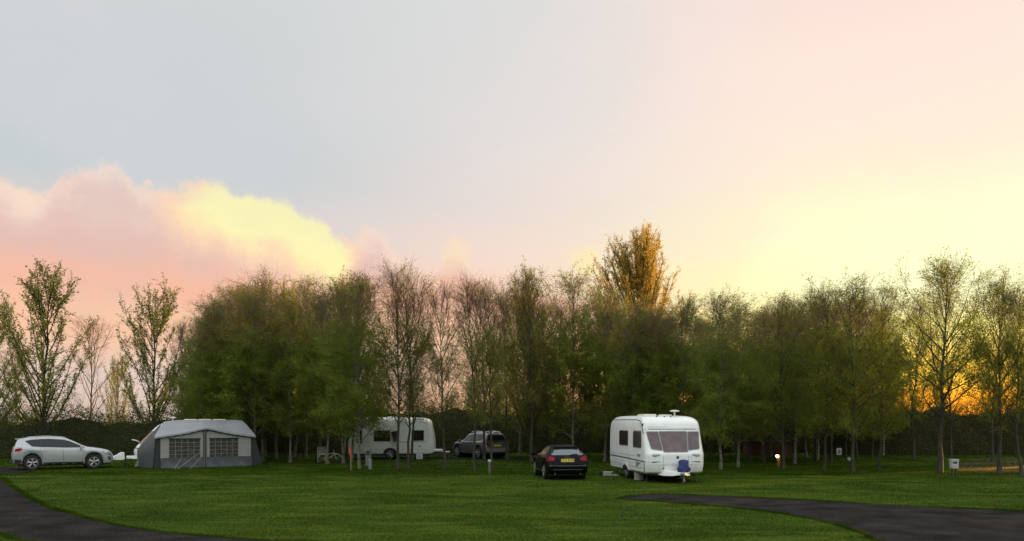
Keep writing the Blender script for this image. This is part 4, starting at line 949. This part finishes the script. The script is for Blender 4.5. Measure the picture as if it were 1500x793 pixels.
# ------------------------------------------------------------------ small things
def at(px, py): x, y = gp(px, py); return (x, y, 0)
# orange-topped post
p = empty('marker_post', at(514,690), 0, 'thin wooden post with a bright orange top in front of the half-hidden caravan', 'post')
MB().tube([(0,0,-.05),(.0,0,.66)], .04, 8).build('shaft', M['wood'], p)
MB().tube([(0,0,.66),(-.02,0,.95),(-.03,0,1.18)], [.045,.055,.04], 8).build('orange_head', M['orange_paint'], p)
# hook-up pedestal
p = empty('hookup_pedestal', at(540,688), R(-8), 'grey box-headed hook-up pedestal beside the leaning birch trunk', 'pedestal')
MB().box((-.02,.03,.60),(.26,.18,.85),.02).build('cabinet', M['grey_plastic'], p)
MB().box((.10,-.05,.26),(.16,.12,.56),.02).build('base_post', M['steel'], p)
MB().box((-.02,-.065,.82),(.16,.012,.22),.004).build('socket_cover', M['black_plastic'], p)
# small sign in front of the caravan
p = empty('pitch_sign', at(616,686), 0, 'small pale rectangular sign on a thin dark rod below the half-hidden caravan', 'sign')
MB().tube([(0,0,-.03),(0,0,.45)], .012, 6).build('rod', M['black_plastic'], p)
MB().box((-.05,0,.60),(.32,.03,.27),.01).build('board', M['white_plastic'], p)
MB().box((-.05,-.018,.60),(.24,.006,.19)).build('face', mat('sign_face', (.22,.27,.30), .4), p)
# white-topped marker post near the grey car
p = empty('marker_post', at(717,695.5), 0, 'short weathered post with a pale top in front of the dark grey car', 'post')
MB().box((0,0,.28),(.09,.09,.60),.01).build('shaft', M['wood'], p); MB().box((.0,0,.62),(.14,.12,.10),.015).build('cap', M['white_plastic'], p)
# three thin stakes
for px_, by_, tp_, lb in ((424,673,659,'shortest and leftmost of three thin pale stakes right of the awning'),(431,673,655,'middle and tallest of three thin pale stakes right of the awning'),(439.5,672,663,'rightmost of three thin pale stakes right of the awning')):
    x, y = gp(px_, by_); h = EYE-(tp_-HY)/F*y
    tag(MB().tube([(0,0,-.03),(.01,0,h*.5),(.015,0,h)], [.04,.036,.03], 7).build('stake', M['wood'], None, (x,y,0)), lb, 'stake', 'stakes right of the awning')
# lit low lamp
p = empty('low_lamp', at(1139,684), 0, 'low brown post lamp shining bright yellow among the trunks', 'lamp')
MB().box((.05,0,.28),(.16,.12,.56),.01).build('post', M['rust'], p)
MB().box((-.04,-.02,.60),(.30,.16,.04),.01).build('hood', M['black_plastic'], p)
MB().lathe([(.001,.50),(.06,.51),(.08,.56),(.06,.61),(.001,.62)], 'z', (-.05,-.12,0), 16).build('lamp_glass', M['lamp_lit'], p, smooth=True)
# meter box
p = empty('meter_box', at(1397.5,698), R(4), 'white meter box on two dark legs beside the big open-branched tree', 'meter box')
MB().box((0,0,.52),(.31,.22,.36),.03).build('cabinet', M['white_plastic'], p, smooth=True)
MB().box((0,0,.72),(.34,.25,.05),.015).build('lid', M['white_plastic'], p)
MB().box((-.02,-.112,.60),(.20,.02,.09),.01).build('display_slot', M['black_plastic'], p)
for s in (-.10,.07): MB().tube([(s,0,-.02),(s,0,.34)], .032, 8).build('leg', M['black_plastic'], p)
# small notice and disc
p = empty('notice_board', at(1229,674), 0, 'small white framed notice on a dark peg far among the trees', 'sign')
MB().tube([(0,0,0),(0,0,.30)], .05, 6).build('peg', M['black_plastic'], p)
MB().box((0,0,.52),(.32,.03,.42),.01).build('board', M['white_plastic'], p); MB().box((.02,-.02,.50),(.13,.012,.26)).build('face', M['grey_plastic'], p)
p = empty('disc_marker', at(1244,686), 0, 'small white disc marker on a thin rod left of a tall trunk', 'marker')
MB().tube([(0,.02,0),(0,.02,.45)], .012, 6).build('rod', M['black_plastic'], p); MB().lathe([(.001,-.015),(.085,-.015),(.09,0),(.085,.015),(.001,.015)], 'y', (0,0,.47), 18).build('disc', M['white_plastic'], p)
# brick enclosure
p = empty('brick_enclosure', (gp(1137,668)[0], 57.6, 0), R(5), 'low red brick enclosure with a dark coping behind the lit lamp', 'enclosure')
bw = MB()
for c_, d_ in (((0,0,.45),(2.9,.22,.90)), ((-1.34,.8,.45),(.22,1.35,.90)), ((1.34,.8,.45),(.22,1.35,.90))): bw.box(c_, d_)
bw.build('wall', M['brick'], p); MB().box((0,.0,.95),(3.1,.36,.09),.01).box((-1.34,.8,.952),(.32,1.3,.085),.01).box((1.34,.8,.952),(.32,1.3,.085),.01).build('coping', M['black_plastic'], p)
# garden chair
p = empty('garden_chair', at(472,677), R(25), 'pale slatted garden chair left of the birch trunks', 'chair')
for s in (-.22,.22):
    MB().tube([(s,-.2,0),(s,-.2,.42)], .018, 6).build('leg', M['pale_plastic'], p); MB().tube([(s,.2,0),(s,.2,.42),(s,.28,.88)], .018, 6).build('leg', M['pale_plastic'], p)
    MB().tube([(s,-.2,.42),(s,-.2,.62),(s,.24,.64)], .018, 6).build('armrest', M['pale_plastic'], p)
m = MB(); [m.box((0,-.18+.09*k,.43),(.44,.06,.02)) for k in range(5)]; m.build('seat', M['pale_plastic'], p)
m = MB(); [m.box((0,.22+.015*k,.52+.085*k),(.44,.02,.055)) for k in range(5)]; m.build('backrest', M['pale_plastic'], p)
# small bicycle
p = empty('childrens_bicycle', at(483,679), R(12), 'small pale bicycle parked between the garden chair and the birch trunks', 'bicycle')
for x in (-.36,.36):
    t_ = MB(); t_.tube([(.235*math.cos(a_),0,.235*math.sin(a_)) for a_ in np.linspace(0,2*math.pi,25)], .018, 6, cap=False); w_ = t_.build('wheel', M['rubber'], p, (x,0,.25), smooth=True)
    sp_ = MB(); [sp_.tube([(0,0,0),(.20*math.cos(k*.785),0,.20*math.sin(k*.785))], .005, 4) for k in range(8)]; sp_.build('spokes', M['steel'], w_)
    MB().tube([(x+.29*math.cos(a_),0,.25+.29*math.sin(a_)) for a_ in np.linspace(.3,2.9,12)], .028, 6).build('mudguard', M['pale_plastic'], p, smooth=True)
MB().tube([(-.36,0,.25),(-.08,0,.25),(-.16,0,.60)], .02, 6).tube([(-.08,0,.25),(.26,0,.55)], .022, 6).tube([(-.14,0,.52),(.25,0,.60)], .02, 6).tube([(.36,0,.25),(.27,0,.52),(.23,0,.72)], .02, 6).tube([(-.36,0,.25),(-.14,0,.50)], .015, 6).build('frame', M['pale_plastic'], p)
MB().box((-.17,0,.63),(.22,.12,.05),.02).build('saddle', M['black_plastic'], p); MB().tube([(.20,-.22,.76),(.24,0,.72),(.20,.22,.76)], .014, 6).build('handlebar', M['steel'], p)
# thin hoop in the lawn
x0, y0 = gp(911,758); x1, y1 = gp(934,757.5)
hp = [(0,0,-.02),(.005,0,.07),(.04,.0,.15),(.10,.01,.195),(.18,.01,.20),(.26,.0,.17),(.34,0,.11),(.40,0,.04),(.42,0,-.01)]
tag(MB().tube(hp, [.012,.012,.011,.011,.011,.010,.010,.009,.008], 6).build('wire_hoop', M['black_plastic'], None, (x0,y0,0), smooth=True), 'thin dark arching hoop stuck in the lawn near the road tip', 'hoop')

# ------------------------------------------------------------------ sky and light
SUN_AZ, SUN_EL = 60.0, 3.4                        # degrees right of the view direction, above the horizon
world = bpy.data.worlds.new('World'); sc.world = world; world.use_nodes = True
nt = world.node_tree; N = nt.nodes; Lk = nt.links
bg = N['Background']
def mth(op, a, b=None, c=None, clamp=False):
    n = N.new('ShaderNodeMath'); n.operation = op; n.use_clamp = clamp
    for i, v in enumerate((a, b, c)):
        if v is None: continue
        if isinstance(v, (int, float)): n.inputs[i].default_value = v
        else: Lk.new(v, n.inputs[i])
    return n.outputs[0]
def sstep(v, a, b):
    n = N.new('ShaderNodeMapRange'); n.interpolation_type = 'SMOOTHSTEP'; n.inputs[1].default_value = a; n.inputs[2].default_value = b; Lk.new(v, n.inputs[0]); return n.outputs[0]
def mixc(f, a, b):
    n = N.new('ShaderNodeMix'); n.data_type = 'RGBA'
    if isinstance(f, float): n.inputs[0].default_value = f
    else: Lk.new(f, n.inputs[0])
    for s, k in ((a,6),(b,7)):
        if isinstance(s, tuple): n.inputs[k].default_value = s
        else: Lk.new(s, n.inputs[k])
    return n.outputs[2]
tc = N.new('ShaderNodeTexCoord'); sep = N.new('ShaderNodeSeparateXYZ'); Lk.new(tc.outputs['Generated'], sep.inputs[0])
X_, Y_, Z_ = sep.outputs
az = mth('MULTIPLY', mth('ARCTAN2', X_, Y_), 57.29578); el = mth('MULTIPLY', mth('ARCSINE', Z_), 57.29578)
def noise(scale, det=5, rough=.55, z=1.0, off=0):
    mp = N.new('ShaderNodeMapping'); mp.inputs['Scale'].default_value = (1,1,z); mp.inputs['Location'].default_value = (off,off*.7,0); Lk.new(tc.outputs['Generated'], mp.inputs[0])
    n = N.new('ShaderNodeTexNoise'); n.inputs['Scale'].default_value = scale; n.inputs['Detail'].default_value = det; n.inputs['Roughness'].default_value = rough; Lk.new(mp.outputs[0], n.inputs['Vector'])
    return mth('SUBTRACT', n.outputs[0], .5)
def ramp(v, stops):                               # stops: (elevation in degrees, sRGB triple, gain)
    n = N.new('ShaderNodeValToRGB'); n.color_ramp.interpolation = 'EASE'
    Lk.new(mth('DIVIDE', v, 90.0, clamp=True), n.inputs[0]); e = n.color_ramp.elements
    for i, s in enumerate(stops):
        q = e[i] if i < 2 else e.new(1)
        q.position = s[0]/90; c = lin(*s[1]); gq = s[2] if len(s) > 2 else 1; q.color = (c[0]*gq, c[1]*gq, c[2]*gq, 1)
    return n.outputs[0]
n_big = noise(2.2, 4, off=3)
elw = mth('MULTIPLY_ADD', n_big, 3.0, el); azw = mth('MULTIPLY_ADD', noise(1.8, 4, off=9), 14.0, az)
Lc = ramp(elw, [(0,(206,186,172)),(3,(226,204,192)),(6,(248,198,166)),(9,(244,200,180)),(13,(216,208,204)),(16,(199,206,209)),(22,(206,210,212)),(30,(210,213,214)),(50,(206,210,212),1.9),(90,(206,212,216),2.1)])
Mc = ramp(elw, [(0,(222,160,118)),(3,(238,186,146)),(6,(250,206,168)),(9,(252,216,190)),(12,(244,220,206)),(15,(232,219,213)),(20,(224,220,218)),(28,(220,220,219)),(50,(206,210,212),1.9),(90,(206,212,216),2.1)])
Rc = ramp(elw, [(0,(255,120,16),1.5),(1.3,(255,158,30),1.7),(3.2,(255,200,64),1.5),(6.0,(255,235,122),1.25),(9,(255,249,186),1.05),(13,(255,244,204)),(17,(255,236,214)),(22,(254,231,217)),(27,(248,224,214)),(48,(228,218,214),1.8),(90,(206,212,216),2.1)])
back = ramp(el, [(0,(74,78,70)),(5,(88,92,86)),(10,(200,204,204),1.3),(20,(226,226,224),1.9),(40,(224,228,230),2.0),(90,(206,212,216),2.1)])
base = mixc(sstep(azw, -22, 4), Lc, Mc); base = mixc(sstep(azw, -3, 22), base, Rc)
yc = lin(255,255,205)
# cumulus bank on the left: its outline as elevation over azimuth
def curve(pts, v, a0, a1, e1):
    n = N.new('ShaderNodeFloatCurve'); cu = n.mapping.curves[0]
    P_ = [((a-a0)/(a1-a0), e/e1) for a, e in pts]
    cu.points[0].location = P_[0]; cu.points[1].location = P_[-1]
    for q in P_[1:-1]: cu.points.new(*q)
    n.mapping.update(); Lk.new(mth('DIVIDE', mth('SUBTRACT', v, a0), a1-a0, clamp=True), n.inputs['Value']); return mth('MULTIPLY', n.outputs[0], e1)
def ae(px, py):
    x, z = (px-CX)/F, (HY-py)/F; return (math.degrees(math.atan(x)), math.degrees(math.atan(z/math.hypot(1, x))))
outline = [(-60,12),(-45,14)]+[ae(*p) for p in ((0,257),(27,270),(64,276),(82,258),(110,247),(132,238),(152,233),(176,238),(196,262),(215,272),(230,264),(245,270),(268,264),(284,256),(302,254),(322,262),(344,281),(380,285),(414,291),(441,313),(473,322),(496,349),(515,346),(547,336),(574,356),(600,392),(640,396),(662,368),(690,392),(740,410),(800,420))]+[(14,5),(30,2)]
n_c = noise(17, 6, .6, 1.3); n_f = noise(46, 4, .6, 1, 5)
top_c = curve(outline, mth('MULTIPLY_ADD', n_f, 2.2, az), -60, 30, 25)
edge = mth('SUBTRACT', mth('ADD', top_c, mth('ADD', mth('MULTIPLY', n_c, 1.7), mth('MULTIPLY', n_f, 1.6))), el)   # degrees below the cloud top
cm = sstep(edge, -.15, .65)
pink = ramp(mth('MULTIPLY_ADD', n_c, 5.0, el), [(0,(214,196,190)),(3,(244,196,166)),(6,(253,200,158)),(8.5,(247,188,162)),(11,(230,190,178)),(14,(228,200,192)),(17,(250,216,202)),(30,(248,216,204))])
def blob(px, py, ra, re, n1, k, lo=.0, hi=1.):      # soft lobe centred on a direction
    a0, e0 = ae(px, py); da = mth('DIVIDE', mth('SUBTRACT', az, a0), ra); de = mth('DIVIDE', mth('SUBTRACT', el, e0), re)
    d2 = mth('ADD', mth('MULTIPLY', da, da), mth('MULTIPLY', de, de)); return sstep(mth('MULTIPLY_ADD', n1, k, mth('SUBTRACT', 1.0, d2)), lo, hi)
lit = mth('ADD', mth('MULTIPLY', n_c, 3.0), mth('MULTIPLY', noise(7, 4, .5, 1.4, 7), 3.5))                # billows turned to the light or away
azl = mth('MULTIPLY_ADD', lit, 1.6, az)
yel = mth('MULTIPLY', mth('MULTIPLY', sstep(azl, -25.5, -17.5), sstep(azl, -8.5, -13.0)), sstep(mth('MULTIPLY_ADD', lit, -1.2, edge), 6.2, .9))
cream = sstep(mth('ADD', lit, mth('MULTIPLY', mth('SUBTRACT', 2.2, edge), .55)), .2, 1.6)
cloud = mixc(mth('MULTIPLY', cream, .75), pink, lin(254,226,204))
cloud = mixc(sstep(lit, .3, -1.5), cloud, mixc(.5, cloud, lin(214,190,188)))
cloud = mixc(sstep(yel, .0, .55), cloud, mixc(sstep(yel, .35, .85), lin(255,214,178), lin(255,248,176)))
fade = sstep(el, 4.5, 8.5)
skyc = mixc(mth('MULTIPLY', cm, fade), base, cloud)
# small puffs and the great pale cloud on the right
skyc = mixc(mth('MULTIPLY', blob(856,386,1.4,1.3,n_f,3.0,-.2,1.4), .6), skyc, lin(255,240,165))
skyc = mixc(mth('MULTIPLY', blob(668,375,1.2,1.6,n_f,2.6,-.2,1.2), .5), skyc, lin(255,228,180))
edgeR = curve([(-40,0),ae(1040,470),ae(1090,360),ae(1120,300),ae(1165,272),ae(1230,268),ae(1300,262),ae(1380,246),ae(1450,220),ae(1500,205),(50,22),(70,24)], mth('MULTIPLY_ADD', n_f, 2.0, az), -40, 70, 30)
eR = mth('SUBTRACT', mth('ADD', edgeR, mth('MULTIPLY', n_c, 2.0)), el)
skyc = mixc(mth('MULTIPLY', mth('MULTIPLY', mth('MULTIPLY', sstep(eR, -2.0, 5.0), sstep(azw, 9, 27)), sstep(el, 4.5, 9)), .95), skyc, tuple(v*1.08 for v in yc[:3])+(1,))
skyc = mixc(mth('MULTIPLY', mth('MULTIPLY', sstep(noise(3.0, 7, .62, 2.0, 2), -.10, .20), .5), sstep(el, 9, 16)), skyc, mixc(sstep(az, -18, 16), lin(216,214,217), lin(252,232,220)))
# behind the viewer the evening sky is plain
skyc = mixc(sstep(mth('ABSOLUTE', az), 75, 130), skyc, back)
skyc = mixc(sstep(el, 0.0, -2.0), skyc, lin(70,75,45))
nsk = N.new('ShaderNodeTexSky'); nsk.sky_type = 'NISHITA'; nsk.sun_disc = False; nsk.sun_elevation = R(SUN_EL); nsk.sun_rotation = R(SUN_AZ)
nsm = N.new('ShaderNodeMix'); nsm.data_type = 'RGBA'; nsm.blend_type = 'ADD'; nsm.inputs[0].default_value = .01
Lk.new(skyc, nsm.inputs[6]); Lk.new(nsk.outputs[0], nsm.inputs[7])
Lk.new(nsm.outputs[2], bg.inputs[0]); bg.inputs[1].default_value = 1/4.595
sl = bpy.data.lights.new('sun', 'SUN'); sl.energy = 4.2; sl.angle = R(.6); sl.color = (1.0, .57, .24)
so = bpy.data.objects.new('sun', sl); COL.objects.link(so)
sd = Vector((math.sin(R(SUN_AZ))*math.cos(R(SUN_EL)), math.cos(R(SUN_AZ))*math.cos(R(SUN_EL)), math.sin(R(SUN_EL))))
so.rotation_euler = sd.to_track_quat('Z', 'Y').to_euler(); so.location = (60, 40, 30)

# ------------------------------------------------------------------ camera, output
cam = bpy.data.cameras.new('camera'); co = bpy.data.objects.new('camera', cam); COL.objects.link(co); sc.camera = co
cam.sensor_width = 36; cam.lens = F/1500*36; cam.shift_y = (HY-396.5)/1500; cam.clip_end = 5000; cam.clip_start = .1
co.location = (0, 0, EYE); co.rotation_euler = (R(90), 0, 0)
sc.view_settings.view_transform = 'Standard'; sc.view_settings.look = 'None'; sc.view_settings.exposure = 2.2; sc.view_settings.gamma = 1; sc.view_settings.use_curve_mapping = False
sc.cycles.max_bounces = 5; sc.cycles.diffuse_bounces = 3; sc.cycles.glossy_bounces = 3; sc.cycles.transmission_bounces = 3
sc.cycles.use_denoising = True
